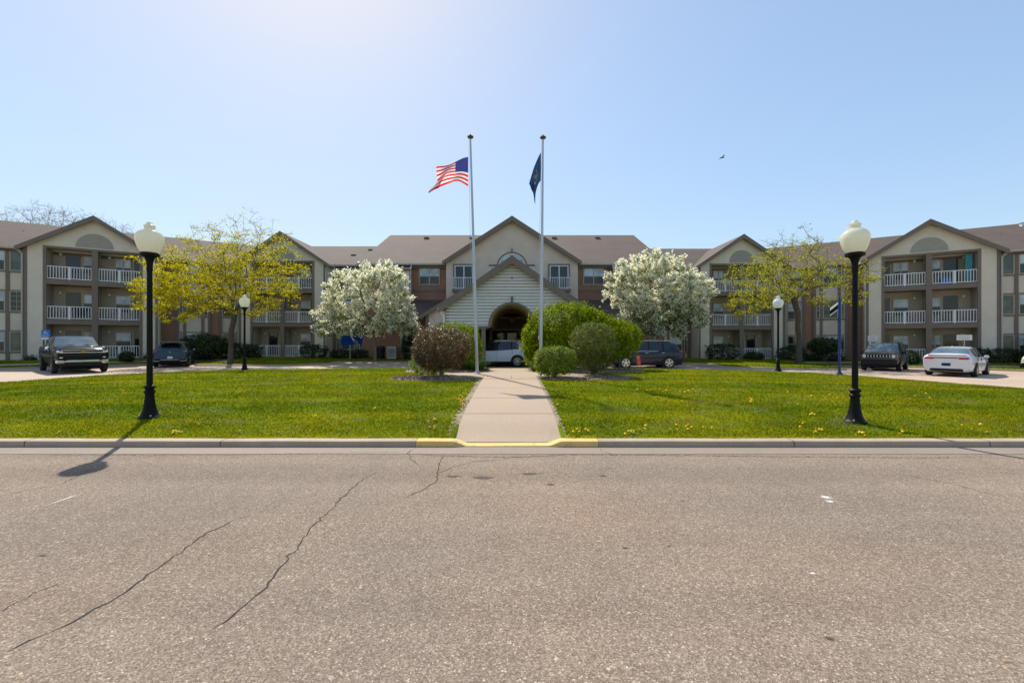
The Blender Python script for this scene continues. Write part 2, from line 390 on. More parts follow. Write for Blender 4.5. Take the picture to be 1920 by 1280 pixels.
# mulch beds
BEDS = [(-2.3, 14.1, 1.75, .85), (2.35, 14.3, 1.75, .85), (-2.6, 17.9, 1.9, 1.7), (3.0, 18.1, 2.6, 1.9)]
def inbed(x, y, g=0.):
    r = np.zeros(np.shape(x), bool)
    for cx, cy, a, b in BEDS: r |= ((x-cx)/(a+g))**2+((y-cy)/(b+g))**2 < 1
    return r
def inwalk(x, y):
    r = (x > -.97) & (x < .84)
    t = np.clip(1-((y-15.1)/1.27)**2, 0, 1); r |= (np.abs(x) < .95+2.3*np.sqrt(t)) & (t > 0); return r
for i, (cx, cy, a, b) in enumerate(BEDS):
    r_ = random.Random(i); P = [(cx, cy, float(gl(cx, cy))+.03)]; n = 60
    for rr in (.5, .95, 1.0):
        for k in range(n):
            t = 2*math.pi*k/n; q = rr*(1+.05*math.sin(3*t+i)+.03*math.sin(7*t)); x = cx+a*q*math.cos(t); y = cy+b*q*math.sin(t)
            if x*cx < 0 or abs(x) < (.95 if cx < 0 else .82): x = -.95 if cx < 0 else .82
            P.append((x, y, float(gl(x, y))+(.03 if rr < 1 else -.01)))
    V = np.array(P); F = [(0, 1+k, 1+(k+1) % n, 1+(k+1) % n) for k in range(n)]
    me = MB(); me.add(P, [(0, 1+k, 1+(k+1) % n) for k in range(n)]+[(1+q*n+k, 1+(q+1)*n+k, 1+(q+1)*n+(k+1) % n, 1+q*n+(k+1) % n) for q in (0, 1) for k in range(n)])
    struct(me.build('mulch_bed', 'soil'))

def scatter_quads(pos, size, aspect=1.6, up=0., rg=rng, jitter=.5, bias=None):
    """pos (n,3) -> diamond leaves with random orientation; up in 0..1 flattens them"""
    n = len(pos); d = rg.normal(size=(n, 3)); d /= np.linalg.norm(d, axis=1)[:, None]
    nn = rg.normal(size=(n, 3)); nn[:, 2] += up*4
    if bias is not None: nn += bias
    nn /= np.linalg.norm(nn, axis=1)[:, None]
    a = np.cross(nn, d); a /= np.linalg.norm(a, axis=1)[:, None]+1e-9; b = np.cross(nn, a)
    s = (size*(1+jitter*(rg.random(n)-.5)*2))[:, None] if np.ndim(size) else size*(1+jitter*(rg.random((n, 1))-.5)*2)
    L = a*s*.5; W = b*s*.5/aspect; 
    V = np.stack([pos-L, pos+W-L*.1, pos+L, pos-W-L*.1], 1).reshape(-1, 3)
    F = np.arange(4*n).reshape(n, 4); return V, F
# chips
n = 9000; pts = []
while len(pts) < n:
    k = rng.integers(0, 4, 4000); th = rng.random(4000)*2*np.pi; rr = np.sqrt(rng.random(4000))
    B = np.array(BEDS)[k]; x = B[:, 0]+B[:, 2]*rr*np.cos(th)*.98; y = B[:, 1]+B[:, 3]*rr*np.sin(th)*.98
    ok = ~inwalk(x, y); pts += list(zip(x[ok], y[ok]))
pts = np.array(pts[:n]); pos = np.c_[pts, gl(pts[:, 0], pts[:, 1])+.035+.02*rng.random(n)]
V, F = scatter_quads(pos, .06, 2.2, .35)
tag(npmesh('mulch_chips', V, F, 'mulch_chips'), 'brown and grey shredded bark mulch around the shrubs by the walk', 'mulch', kind='stuff')

# grass blades
def blades(n, ymin, ymax, hw):
    u = rng.random(n); y = ymin*(ymax/ymin)**u; x = (rng.random(n)*2-1)*(hw*y+1.)
    ok = (x > -19.6) & (x < 18.1) & (y < yfar(x)) & (y > 6.87) & ~inwalk(x, y) & ~inbed(x, y, -.03)
    edge = ((x < -.94) & (x > -1.06)) | ((x > .81) & (x < .90)); ok &= ~(edge & (rng.random(n) < .7) & (y < 14))
    return x[ok], y[ok]
x, y = blades(330000, 6.9, 24, 1.28); n = len(x); z = gl(x, y)
clump = np.sin(x*2.3+np.sin(y*3.1))*np.sin(y*2.7+x*.7); h = (.026+.022*rng.random(n)+.012*clump)*(1+.012*y); h = np.clip(h*.85, .013, .06)
w = (.0032+.0011*y)*(.7+.6*rng.random(n)); th = rng.random(n)*np.pi; lean = rng.normal(size=(n, 2))*h[:, None]*.55
V = np.stack([np.c_[x-w*np.cos(th), y-w*np.sin(th), z-.004], np.c_[x+w*np.cos(th), y+w*np.sin(th), z-.004], np.c_[x+lean[:, 0], y+lean[:, 1], z+h]], 1).reshape(-1, 3)
tag(npmesh('grass', V, np.arange(3*n).reshape(n, 3), 'grass_blades'), 'bright green mown grass blades of the front lawn', 'grass', kind='stuff')
# weedy rim overhanging the kerb
n = 9000; x = rng.random(n)*38-19; x = x[~((x > -1.) & (x < .86))]; n = len(x); y = 6.86+rng.random(n)*.05+.02*np.sin(x*5); z = gl(x, y)
h = .03+.05*rng.random(n)*(.5+.5*np.sin(x*1.7)**2); w = .006; th = rng.random(n)*np.pi; ly = -rng.random(n)*.05
V = np.stack([np.c_[x-w*np.cos(th), y, z-.01], np.c_[x+w*np.cos(th), y, z-.01], np.c_[x+rng.normal(size=n)*.02, y+ly, z+h]], 1).reshape(-1, 3)
tag(npmesh('grass_edge', V, np.arange(3*n).reshape(n, 3), 'grass_blades'), 'ragged longer grass fringe leaning over the kerb', 'grass', kind='stuff')

# back lawn, kerb, sidewalk behind the drive
bx = np.linspace(-58, 58, 233)
def ribbon(name, o0, o1, h0, h1, mat, xr=None):
    X = bx if xr is None else bx[(bx >= xr[0]) & (bx <= xr[1])]
    P = []
    for x in X:
        y = float(bndY(x)); P += [(x, y+o0, float(gb(x, y+o0))+h0), (x, y+o1, float(gb(x, y+o1))+h1)]
    struct(npmesh(name, P, [(2*i, 2*i+2, 2*i+3, 2*i+1) for i in range(len(X)-1)], mat))
ribbon('far_kerb', -.02, 0, -.25, .0, 'kerb_far'); ribbon('far_kerb', 0, .28, 0., .004, 'kerb_far')
P = []; X = bx
for x in X:
    y = float(bndY(x)); 
    for o in (.27, 1., 2, 3.5, 6, 14): P.append((x, y+o, float(gb(x, y+o))))
k = 6; struct(npmesh('building_lawn', P, [(i*k+j, (i+1)*k+j, (i+1)*k+j+1, i*k+j+1) for i in range(len(X)-1) for j in range(k-1)], 'lawn_ground', smooth=True))
ribbon('sidewalk', .28, 1.9, .012, .014, 'concrete_drive', (-13, 14)); 
ribbon('sidewalk', 2.1, 3.0, .010, .012, 'concrete_drive', (-58, -20)); ribbon('sidewalk', 2.1, 3.0, .010, .012, 'concrete_drive', (21, 58))
n = 60000; x = rng.random(n)*76-38; o = .35+rng.random(n)**1.3*6; y = bndY(x)+o
ok = ~((np.abs(x-.5) < 13.4) & (o < 2)) & ~((np.abs(x) < 7)) & ~((np.abs(x) > 20.5) & (o > 2.05) & (o < 3.05)); x = x[ok]; y = y[ok]; n = len(x); z = gb(x, y)
h = .03+.04*rng.random(n); w = .03; th = rng.random(n)*np.pi
V = np.stack([np.c_[x-w*np.cos(th), y-w*np.sin(th), z-.01], np.c_[x+w*np.cos(th), y+w*np.sin(th), z-.01], np.c_[x+rng.normal(size=n)*.03, y, z+h]], 1).reshape(-1, 3)
tag(npmesh('grass_strip', V, np.arange(3*n).reshape(n, 3), 'grass_blades'), 'grass strip between the driveway kerb and the apartment building', 'grass', kind='stuff')

# road cracks, stains and marks, from their measured ground positions
def gp(px, py): Y = 1320./(py-640); return ((px-960)/800*Y, Y)
def crack(pts, w, seed=0):
    r = random.Random(seed); G = [gp(*p) for p in pts]; L = []
    for a, b in zip(G[:-1], G[1:]):
        d = math.dist(a, b); k = max(2, int(d/.05))
        for i in range(k):
            t = i/k; L.append((a[0]+(b[0]-a[0])*t+r.gauss(0, .011), a[1]+(b[1]-a[1])*t+r.gauss(0, .011)))
    L.append(G[-1]); m = MB(); V = []
    for i, (x, y) in enumerate(L):
        a = L[max(0, i-1)]; b = L[min(len(L)-1, i+1)]; dx, dy = b[0]-a[0], b[1]-a[1]; q = math.hypot(dx, dy)+1e-9
        ww = w*(.35+.9*r.random())*min(1, 20*(i+.3)/len(L), 8*(len(L)-i-.7+.3)/len(L)); V += [(x-dy/q*ww, y+dx/q*ww, .0095 if y > 6.25 else .003), (x+dy/q*ww, y-dx/q*ww, .0095 if y > 6.25 else .003)]
    m.add(V, [(2*i+1, 2*i+3, 2*i+2, 2*i) for i in range(len(L)-1)]); struct(m.build('road_crack', 'crack'))
crack([(0, 1226), (110, 1178), (200, 1132), (300, 1062), (380, 1003), (440, 975), (470, 966)], .006, 1)
crack([(385, 1185), (440, 1152), (478, 1120), (498, 1100), (552, 1035), (578, 998), (620, 955), (660, 915), (682, 896), (718, 880)], .006, 2)
crack([(0, 1148), (60, 1112), (110, 1094)], .003, 3)
crack([(765, 848), (800, 853), (880, 855), (950, 858), (1010, 855), (1060, 852), (1180, 853), (1330, 854), (1480, 856), (1690, 858), (1880, 857)], .006, 4)
crack([(765, 848), (600, 850), (420, 853), (150, 853), (0, 855)], .004, 5)
crack([(830, 855), (820, 880), (820, 900), (790, 920), (752, 935)], .006, 6)
crack([(820, 888), (850, 875), (890, 865), (950, 861)], .004, 7); crack([(836, 895), (850, 880)], .003, 8)
crack([(1690, 890), (1780, 905), (1890, 935)], .004, 9); crack([(170, 880), (120, 905), (0, 930)], .0035, 10)
crack([(775, 842), (765, 850), (770, 862), (790, 872)], .004, 11); crack([(1124, 838), (1130, 848), (1150, 853)], .004, 12)
def soft(name, c, k=1.):
    a = N(name); at = a.n('ShaderNodeAttribute', attribute_name='fade'); nz = a.ramp(a.noise(28, 5, rough=.7), [(.32, (0., 0., 0.)), (.6, (1., 1., 1.))])
    f = a.math('MULTIPLY', a.math('MULTIPLY', at.outputs['Fac'], k), nz); a.col(c); a.set(Roughness=.9)
    tr = a.n('ShaderNodeBsdfTransparent'); mx = a.n('ShaderNodeMixShader'); a.l(f, mx.inputs[0]); a.l(tr.outputs[0], mx.inputs[1]); a.l(a.b.outputs[0], mx.inputs[2]); a.l(mx.outputs[0], a.out.inputs[0]); MAT[name] = a.m
soft('stain', (.07, .056, .047), 1.3); soft('rust_stain', (.40, .16, .06), .8); soft('paint_mark', (.80, .78, .72), 1.)
def blob(px, py, w, h, mat, name, seed, zz=.0035):
    r = random.Random(seed); x, y = gp(px, py); m = MB(); n = 22; P = [(x, y, zz)]
    for i in range(n):
        t = 2*math.pi*i/n; q = .7+.5*r.random(); P.append((x+w/2*q*math.cos(t), y+h/2*q*math.sin(t), zz))
    m.add(P, [(0, 1+i, 1+(i+1) % n) for i in range(n)]); o = struct(m.build(name, mat)); at = o.data.attributes.new('fade', 'FLOAT', 'POINT'); at.data.foreach_set('value', [1.6]+[0.]*n)
for i, (a, b, w, h) in enumerate([(905, 895, .30, .14), (850, 893, .22, .1), (995, 888, .3, .1), (1033, 908, .13, .08), (1130, 892, .14, .06), (1555, 1197, .055, .04), (1172, 1027, .05, .03), (1255, 1024, .04, .025), (1280, 939, .06, .03), (80, 1041, .08, .04), (1280, 1002, .03, .02)]): blob(a, b, w, h, 'stain', 'road_stain', i)
for i, (a, b, w, h) in enumerate([(1548, 932, .12, .14), (1556, 940, .10, .08), (1355, 846, .12, .1), (1525, 849, .13, .08), (1524, 1075, .05, .03)]): blob(a, b, w, h, 'paint_mark', 'paint_mark', 50+i)
for i, (a, b, w, h) in enumerate([(1697, 984, .12, .035), (1888, 1240, .07, .02), (935, 922, .03, .09)]): blob(a, b, w, h, 'rust_stain', 'rust_stain', 70+i)
m = MB(); a, b = gp(80, 950), gp(162, 922); mx_, my_ = (a[0]+b[0])/2, (a[1]+b[1])/2; m.add([(a[0], a[1], .004), (mx_+.02, my_-.03, .004), (b[0], b[1], .004), (mx_-.02, my_+.03, .004), (mx_, my_, .004)], [(0, 1, 4), (1, 2, 4), (2, 3, 4), (3, 0, 4)]); o = struct(m.build('paint_mark', 'paint_mark')); at = o.data.attributes.new('fade', 'FLOAT', 'POINT'); at.data.foreach_set('value', [.5, 0., .5, 0., 1.2])
# yellow paint patch on the drive between the jeep-type car and the white sedan
m = MB(); m.box((24.3, 26.1, -.115), (24.62, 26.3, -.06)); tag(m.build('parking_marker', 'yellow_paint', loc=(24.4, 26.2, -.11)), 'small yellow painted marker on the driveway between the grey off-roader and the white sedan', 'parking marker')
# ------------------------------------------------------------------ the apartment building
B = empty('apartment_building', (0, 37, .2), 'long three storey tan apartment building with gabled balcony bays and white sided entrance porch', 'building')
class Fr:
    def __init__(s, P, u, side=-1, dz=0.):
        L = math.hypot(*u); s.P = P; s.u = (u[0]/L, u[1]/L); s.n = (s.u[1], -s.u[0]); s.side = side; s.dz = dz
    def __call__(s, a, v, z):
        x = s.P[0]+s.u[0]*a+s.n[0]*v; y = s.P[1]+s.u[1]*a+s.n[1]*v
        return ((x if s.side < 0 else -x), y, z+s.dz)
def lapwall(mb, T, z0, z1, prof, cuts=(), lap=.15, proud=.014, v0=0., extra=(), m=0, flat=False, dutch=False):
    """lapped boards; prof(z)->(l,r); cuts = functions z->(l,r) or None, sorted left to right"""
    zs = {round(z0+lap*i, 4) for i in range(int((z1-z0)/lap)+1)} | {z0, z1} | {round(z, 4) for z in extra if z0 < z < z1}
    if dutch: zs |= {round(z0+lap*(i+q), 4) for i in range(int((z1-z0)/lap)) for q in (.60, .66)}
    zs = sorted(zs)
    for za, zb in zip(zs[:-1], zs[1:]):
        if zb-za < .002: continue
        e = 1e-4; row = z0+lap*math.floor((za+e-z0)/lap)
        oa = v0+(0 if flat else proud*(1-(za-row)/lap)); ob = v0+(0 if flat else proud*max(0, 1-(zb-row)/lap))
        if dutch:
            if zb-za < .008 and False: continue
            D = lambda q: proud if q < .60 else (proud*(1-(q-.60)/.06) if q < .66 else 0.)
            oa = v0+D((za-row)/lap); ob = v0+D((zb-row)/lap)
        segs = []; la, ra = prof(za+e); lb, rb = prof(zb-e); cura, curb = la, lb
        for c in cuts:
            q = c(za+e), c(zb-e)
            if q[0] is None and q[1] is None: continue
            q0 = q[0] or ((q[1][0]+q[1][1])/2,)*2; q1 = q[1] or ((q[0][0]+q[0][1])/2,)*2
            segs.append((cura, q0[0], curb, q1[0])); cura, curb = q0[1], q1[1]
        segs.append((cura, ra, curb, rb))
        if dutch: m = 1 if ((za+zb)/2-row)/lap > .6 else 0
        for a0, a1, b0, b1 in segs:
            if a1-a0 < 1e-3 and b1-b0 < 1e-3: continue
            a1 = max(a0, a1); b1 = max(b0, b1)
            mb.add([T(a0, oa, za), T(a1, oa, za), T(b1, ob, zb), T(b0, ob, zb)], [(0, 1, 2, 3)], m)
            if abs(za-row) < 1e-3 and not flat: mb.add([T(a0, v0-.002, za), T(a1, v0-.002, za), T(a1, oa, za), T(a0, oa, za)], [(0, 1, 2, 3)], m)
def rect(l, r, a, b): return lambda z: (l, r) if a <= z <= b else None
def window(T, u0, u1, z0, z1, kind='dh', v=.03, b=.06, trim='cream_trim', parent=None):
    m = MB(); d = .05
    m.box((u0, v, z0), (u0+b, v+d, z1), T=T); m.box((u1-b, v, z0), (u1, v+d, z1), T=T)
    m.box((u0+b, v, z0), (u1-b, v+d, z0+b), T=T); m.box((u0+b, v, z1-b), (u1-b, v+d, z1), T=T)
    w = u1-u0; zm = (z0+z1)/2
    muls = [(u0+u1)/2] if kind in ('double', 'slider') else []
    for c in muls: m.box((c-.04, v, z0+b), (c+.04, v+d+.004, z1-b), T=T)
    if kind in ('dh', 'double', 'dark'): m.box((u0+b, v, zm-.025), (u1-b, v+d-.008, zm+.025), T=T)
    if kind == 'grid':
        for k in (1, 2, 3): zz = z0+(z1-z0)*k/4; m.box((u0+b, v, zz-.012), (u1-b, v+.03, zz+.012), T=T)
        c = (u0+u1)/2; m.box((c-.012, v, z0+b), (c+.012, v+.032, z1-b), T=T)
    o = m.build('window', trim, parent or B)
    p = MB(); q = v+.012
    top = {'dh': 0, 'double': 0, 'dark': 1, 'grid': 1, 'curtain': 3, 'slider': 1}[kind]; bot = {'dh': 2, 'double': 2, 'dark': 1, 'grid': 1, 'curtain': 3, 'slider': 1}[kind]
    for a, c, k in ((z0+b, zm, bot), (zm, z1-b, top)): p.add([T(u0+b, q, a), T(u1-b, q, a), T(u1-b, q, c), T(u0+b, q, c)], [(0, 1, 2, 3)], k)
    if parent is None: p.build('pane', ['glass_blind_sky', 'glass_dark', 'glass_screen', 'glass_curtain'], o)
    return o
FL = (.38, 3.2, 6.02)
def railing(T, u0, u1, z, v=-.05):
    m = MB(); h = .95
    m.box((u0, v-.03, z+h-.05), (u1, v+.03, z+h), T=T); m.box((u0, v-.02, z+.06), (u1, v+.02, z+.11), T=T)
    c = (u0+u1)/2; m.box((c-.045, v-.045, z-.12), (c+.045, v+.045, z+h-.05), T=T)
    n = max(4, int((u1-u0)/.145))
    for i in range(n+1):
        a = u0+.02+(u1-u0-.04)*i/n
        if abs(a-c) < .06: continue
        m.box((a-.017, v-.013, z+.11), (a+.017, v+.013, z+h-.05), T=T)
    return m.build('balcony_railing', 'white_metal', B)
def bay(T, u0, u1, cols, kinds, top=7.95, v=.02, wall='siding_tan'):
    """projecting bay: siding panels, brown posts and a window per floor and column"""
    m = MB(); lapwall(m, T, .3, top, lambda z: (u0, u1), lap=.14, v0=v+.06)
    m.box((u0, v, .3), (u0+.001, v+.06, top), T=T); m.box((u1-.001, v, .3), (u1, v+.06, top), T=T); m.build('wall', wall, B)
    t = MB(); a = u0
    for i in range(len(cols)+1):
        e = (cols[i] if i < len(cols) else 0); t.box((a-.09, v+.04, .3), (a+.09, v+.14, top+.02), T=T)
        for f in FL:
            if i < len(cols):
                t.box((a+.09, v+.05, f+.46), (a+e-.09, v+.125, f+.55), T=T); t.box((a+.09, v+.05, f+2.0), (a+e-.09, v+.125, f+2.06), T=T)
        a += e
    t.build('trim', 'brown_trim', B); a = u0
    for i, e in enumerate(cols):
        for j, f in enumerate(FL): window(T, a+.10, a+e-.10, f+.56, f+1.98, kinds[i][j], v+.085)
        a += e

def pavilion(P, u, side, dz, items=None):
    T = Fr(P, u, side, dz); hw = 3.58; OP = 2.5; top = 8.22; pk = 10.72; sl = .675
    m = MB()
    prof = lambda z: (-min(hw, (pk-.1-z)/sl), min(hw, (pk-.1-z)/sl))
    lapwall(m, T, .1, pk-.11, prof, [rect(-OP, OP, .38, top)], lap=.13, extra=(.38, top, pk-.1-hw*sl))
    for sgn in (-1, 1):          # side walls
        for i in range(60):
            z = .1+.135*i; 
            if z > 8.1: break
            m.add([T(sgn*hw, -1.7, z), T(sgn*(hw+.012), 0, z), T(sgn*hw, 0, z+.135), T(sgn*hw, -1.7, z+.135)], [(0, 1, 2, 3)])
    m.build('wall', 'siding_tan', B)
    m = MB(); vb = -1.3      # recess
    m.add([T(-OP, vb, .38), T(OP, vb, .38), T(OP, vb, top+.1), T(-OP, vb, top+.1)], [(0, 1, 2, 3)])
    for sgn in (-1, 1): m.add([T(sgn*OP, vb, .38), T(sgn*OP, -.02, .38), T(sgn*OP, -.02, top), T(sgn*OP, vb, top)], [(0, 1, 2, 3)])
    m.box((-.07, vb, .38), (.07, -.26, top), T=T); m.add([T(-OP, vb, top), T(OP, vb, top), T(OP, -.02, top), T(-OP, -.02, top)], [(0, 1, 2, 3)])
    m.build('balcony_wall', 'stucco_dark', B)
    t = MB()
    t.box((-.17, -.24, .38), (.17, .03, top), T=T)
    for sgn in (-1, 1):
        a, b = sorted((sgn*(OP-.02), sgn*(OP+.16))); t.box((a, -.06, .38), (b, .04, top), T=T)
        a, b = sorted((sgn*(hw-.16), sgn*(hw+.03))); t.box((a, -.1, .1), (b, .035, 8.2), T=T)
    t.box((-OP-.16, -.06, top), (OP+.16, .042, top+.14), T=T); t.build('trim', 'brown_trim', B)
    for f in FL[1:]:
        s_ = MB(); s_.box((-OP, vb+.002, f-.34), (-.172, .022, f), T=T); s_.box((.172, vb+.002, f-.34), (OP, .022, f), T=T); s_.build('balcony_floor', 'brown_trim', B)
    s_ = MB(); s_.box((-OP, vb+.002, .1), (OP, .03, .378), T=T); s_.build('patio_slab', 'concrete_drive', B)
    for k, f in enumerate(FL):
        for h, (a, b) in enumerate(((-OP, -.17), (.17, OP))):
            railing(T, a+.02, b-.02, f)
            TB = lambda u_, v_, z_: T(u_, vb+v_, z_)
            if h == 0: dr = (a+.65, a+1.42); wn = (a+1.56, b-.05)
            else: wn = (a+.68, a+1.62); dr = (a+1.78, b-.03)
            window(TB, wn[0], wn[1], f+.6, f+1.98, 'dh' if (k+h) % 3 else 'double')
            d = MB(); d.box((dr[0], 0, f+.02), (dr[1], .05, f+2.05), T=TB, m=0); d.box((dr[0]+.05, .05, f+.10), (dr[1]-.05, .06, f+2.0), T=TB, m=1)
            d.build('balcony_door', ['brown_trim', 'glass_dark'], B)
            l = MB(); uu = (dr[0]-.25) if h == 0 else (wn[0]-.3); l.box((uu-.06, .03, f+1.9), (uu+.06, .16, f+2.02), T=TB); l.box((uu-.09, .03, f+2.02), (uu+.09, .19, f+2.05), T=TB); l.build('wall_lamp', 'white_metal', B)
    # gable vent
    g = MB(); n = 20; c = 8.44; r = 1.03; P_ = [(r*math.cos(math.pi*i/n), r*1.02*math.sin(math.pi*i/n)) for i in range(n+1)]
    g.add([T(x, .03, c+z) for x, z in P_]+[T(x, 0, c+z) for x, z in P_], [tuple(range(n+1))]+[(i, i+1, n+2+i, n+1+i) for i in range(n)]+[(n, 0, n+1, 2*n+1)])
    for i in range(1, 9):
        z = .115*i; w = math.sqrt(max(0, r*r-(z/1.02)**2))-.06
        if w > .1: g.add([T(-w, .03, c+z), T(w, .03, c+z), T(w, .055, c+z-.03), T(-w, .055, c+z-.03)], [(0, 1, 2, 3)]); g.add([T(-w, .055, c+z-.03), T(w, .055, c+z-.03), T(w, .03, c+z-.05), T(-w, .03, c+z-.05)], [(0, 1, 2, 3)])
    g.build('gable_vent', 'vent', B)
    # roof, rakes, gutters
    E = 3.86; ze = pk-sl*E; 
    for sgn in (-1, 1):
        rf = MB(); rf.slab([T(0, .36, pk), T(sgn*E, .36, ze), T(sgn*E, -1.9, ze), T(0, -6.1, pk)], .10); rf.build('roof', 'shingles', B)
        rk = MB(); 
        for v0, v1, dd in ((.28, .40, .34),):
            rk.add([T(0, v1, pk+.03), T(sgn*(E+.06), v1, ze-.01), T(sgn*(E+.06), v1, ze-dd+.03), T(0, v1, pk-dd), T(0, v0, pk+.03), T(sgn*(E+.06), v0, ze-.01), T(sgn*(E+.06), v0, ze-dd+.03), T(0, v0, pk-dd)],
                   [(0, 1, 2, 3), (7, 6, 5, 4), (0, 4, 5, 1), (3, 2, 6, 7), (1, 5, 6, 2)])
        rk.add([T(0, .28, pk-.12), T(sgn*E, .28, ze-.12), T(sgn*E, -.02, ze-.12), T(0, -.02, pk-.12)], [(0, 1, 2, 3)])
        rk.build('rake_board', 'brown_trim', B)
        gt = MB(); a, b = sorted((sgn*(E-.02), sgn*(E+.10))); gt.box((a, -1.9, ze-.17), (b, .36, ze-.04), T=T)
        gt.path([T(sgn*(E+.04), .25, ze-.15), T(sgn*(hw+.06), .1, ze-.45), T(sgn*(hw+.07), .06, .45), T(sgn*(hw+.3), .35, .3)], .045, 6); gt.build('downspout', 'gutter', B)
    return T
plain('siding_groove_shade', (.46, .45, .44), .7)  # greyer copy of the porch siding: shade in the board recesses painted as colour
plain('vent', (.36, .34, .29), .7, var=.05)

d = (.852, .524); C0 = (-23.6, 37.)
for side in (-1, 1):
    dz = 0. if side < 0 else -.24; A0 = (C0[0]-26*d[0], C0[1]-26*d[1])
    # straight wing
    T = Fr((C0[0], 37.), (1, 0), side, dz); L = 10.8
    m = MB(); lapwall(m, T, .1, 8.15, lambda z: (0, L), lap=.13); m.build('wall', 'terracotta', B)
    bay(T, 8.35, 10.55, (.45, 1.3, .45), (('dark', 'curtain', 'dark'), ('dh', 'dh', 'dh'), ('dh', 'dark', 'dark')), wall='stucco')
    # angled wing
    T2 = Fr(A0, d, side, dz)
    m = MB(); lapwall(m, T2, .1, 8.15, lambda z: (0, 26), lap=.13); m.build('wall', 'terracotta', B)
    K = 26
    bay(T2, K-4.25, K-2.15, (.45, 1.2, .45), (('curtain', 'curtain', 'curtain'), ('dh', 'curtain', 'dh'), ('dark', 'dark', 'curtain')), wall='stucco')
    bay(T2, K-1.35, K-.12, (1.23,), (('dark', 'dh', 'dh'),), wall='stucco')
    bay(T2, K-16.3, K-12.75, (1.0, 1.65, .9), (('curtain', 'dh', 'curtain'), ('dh', 'dh', 'dh'), ('curtain', 'grid' if side < 0 else 'curtain', 'curtain')))
    m = MB(); lapwall(m, T2, .1, 8.15, lambda z: (0, K-16.4), lap=.13, v0=.03); m.build('wall', 'siding_tan', B)
    # frieze / soffit / gutter
    t = MB(); t.box((0, .0, 7.93), (L, .16, 8.14), T=T); t.box((-.2, .16, 8.06), (L, .42, 8.12), T=T); t.box((0, .0, 7.93), (26, .16, 8.138), T=T2); t.box((0, .16, 8.06), (25.9, .42, 8.122), T=T2); t.build('trim', 'brown_trim', B)
    g = MB(); g.box((-.15, .41, 8.10), (L, .53, 8.23), T=T); g.box((0, .41, 8.102), (25.8, .53, 8.232), T=T2); g.build('gutter', 'gutter', B)
    # roofs : ridge z 11.1
    def W(x, y, z): return ((x if side < 0 else -x), y, z+dz)
    nx, ny = .524, -.852
    rc = (-25.1, 42.4); ec = (-23.5, 36.6); far = 27
    def off(p, a, o=0): return (p[0]-d[0]*a+nx*o, p[1]-d[1]*a+ny*o)
    r0 = off(rc, far); e0 = off(ec, far+1.)
    m = MB(); m.slab([W(ec[0], ec[1], 8.25), W(-12.4, 36.6, 8.25), W(-12.4, 42.4, 11.1), W(rc[0], rc[1], 11.1)], .1); m.build('roof', 'shingles', B)
    m = MB(); m.slab([W(*e0, 8.25), W(*ec, 8.25), W(*rc, 11.1), W(*r0, 11.1)], .1); m.build('roof', 'shingles', B)
    bc = (-26.7, 48.2); b0 = off(bc, far)
    m = MB(); m.slab([W(*rc, 11.098), W(-12.4, 42.4, 11.098), W(-12.4, 48.2, 8.25), W(*bc, 8.25)], .1); m.build('roof', 'shingles', B)
    m = MB(); m.slab([W(*r0, 11.098), W(*rc, 11.098), W(*bc, 8.25), W(*b0, 8.25)], .1); m.build('roof', 'shingles', B)
    m = MB(); m.add([W(-12.4, 47.8, .1), W(-26.5, 47.8, .1), W(-26.5, 47.8, 8.3), W(-12.4, 47.8, 8.3)], [(0, 1, 2, 3)]); q = off((-26.5, 47.8), far-1)
    m.add([W(-26.5, 47.8, .1), W(*q, .1), W(*q, 8.3), W(-26.5, 47.8, 8.3)], [(0, 1, 2, 3)])
    a1 = (A0[0], A0[1]); m.add([W(*a1, .1), W(*q, .1), W(*q, 8.3), W(*r0, 11.), W(*a1, 8.3)], [(0, 1, 2, 3, 4)]); m.build('wall', 'siding_tan', B)
    # pavilions
    PI_ = pavilion((-19.1, 35.5), (1, 0), side, dz); PO = pavilion((-30.45, 31.15), d, side, dz)
    # roof vents
    for (x, y, z) in ((-14.6, 39.4, 9.65), (-13.6, 41.1, 10.5), (-33.6, 36.3, 10.75), (-37.4, 32.7, 10.1), (-39.3, 32.9, 10.85), (-22.5, 40., 9.95)):
        if y == 32.9 and side < 0: continue
        m = MB(); h = .08 if y != 32.9 else .28; q = .17 if y != 32.9 else .09; z -= .12; m.box((x-q, y-q, z-.15), (x+q, y+q, z+h), T=lambda a, b, c: W(a, b, c)); m.box((x-q-.05, y-q-.05, z+h), (x+q+.05, y+q+.05, z+h+.035), T=lambda a, b, c: W(a, b, c)); m.build('roof_vent', 'bronze' if y != 32.9 else 'white_metal', B)

# centre block
T = Fr((-12.9, 36.7), (1, 0), -1, 0.)
m = MB(); lapwall(m, T, .1, 8.15, lambda z: (0, 25.8), lap=.13); m.build('wall', 'terracotta', B)
for x0, kind in ((-7.98, 'double'), (6.12, 'double')): window(Fr((0, 36.7), (1, 0)), x0, x0+1.78, 6.5, 7.98, kind, .03, .07)
for x0 in (-10.85, 9.95):
    TT = Fr((0, 36.7), (1, 0)); window(TT, x0, x0+.95, 6.04, 7.95, 'slider'); railing(TT, x0-.1, x0+1.05, 6.02, .25)
m = MB()
for a, b in ((-12.9, -5.5), (5.5, 12.9)):
    m.box((a, 36.45, 7.93), (b, 36.68, 8.17)); m.box((a, 36.26, 8.1), (b, 36.45, 8.15)); m.box((a, 36.64, 5.95), (b, 36.66, 6.1) if 0 else (b, 36.66, 6.06))
m.build('trim', 'brown_trim', B)
for a, b in ((-13.1, -5.6), (5.6, 13.1)): m = MB(); m.box((a, 36.13, 8.14), (b, 36.26, 8.28)); m.build('gutter', 'gutter', B)
E0, RY, RZ = 36.25, 45.8, 13.05
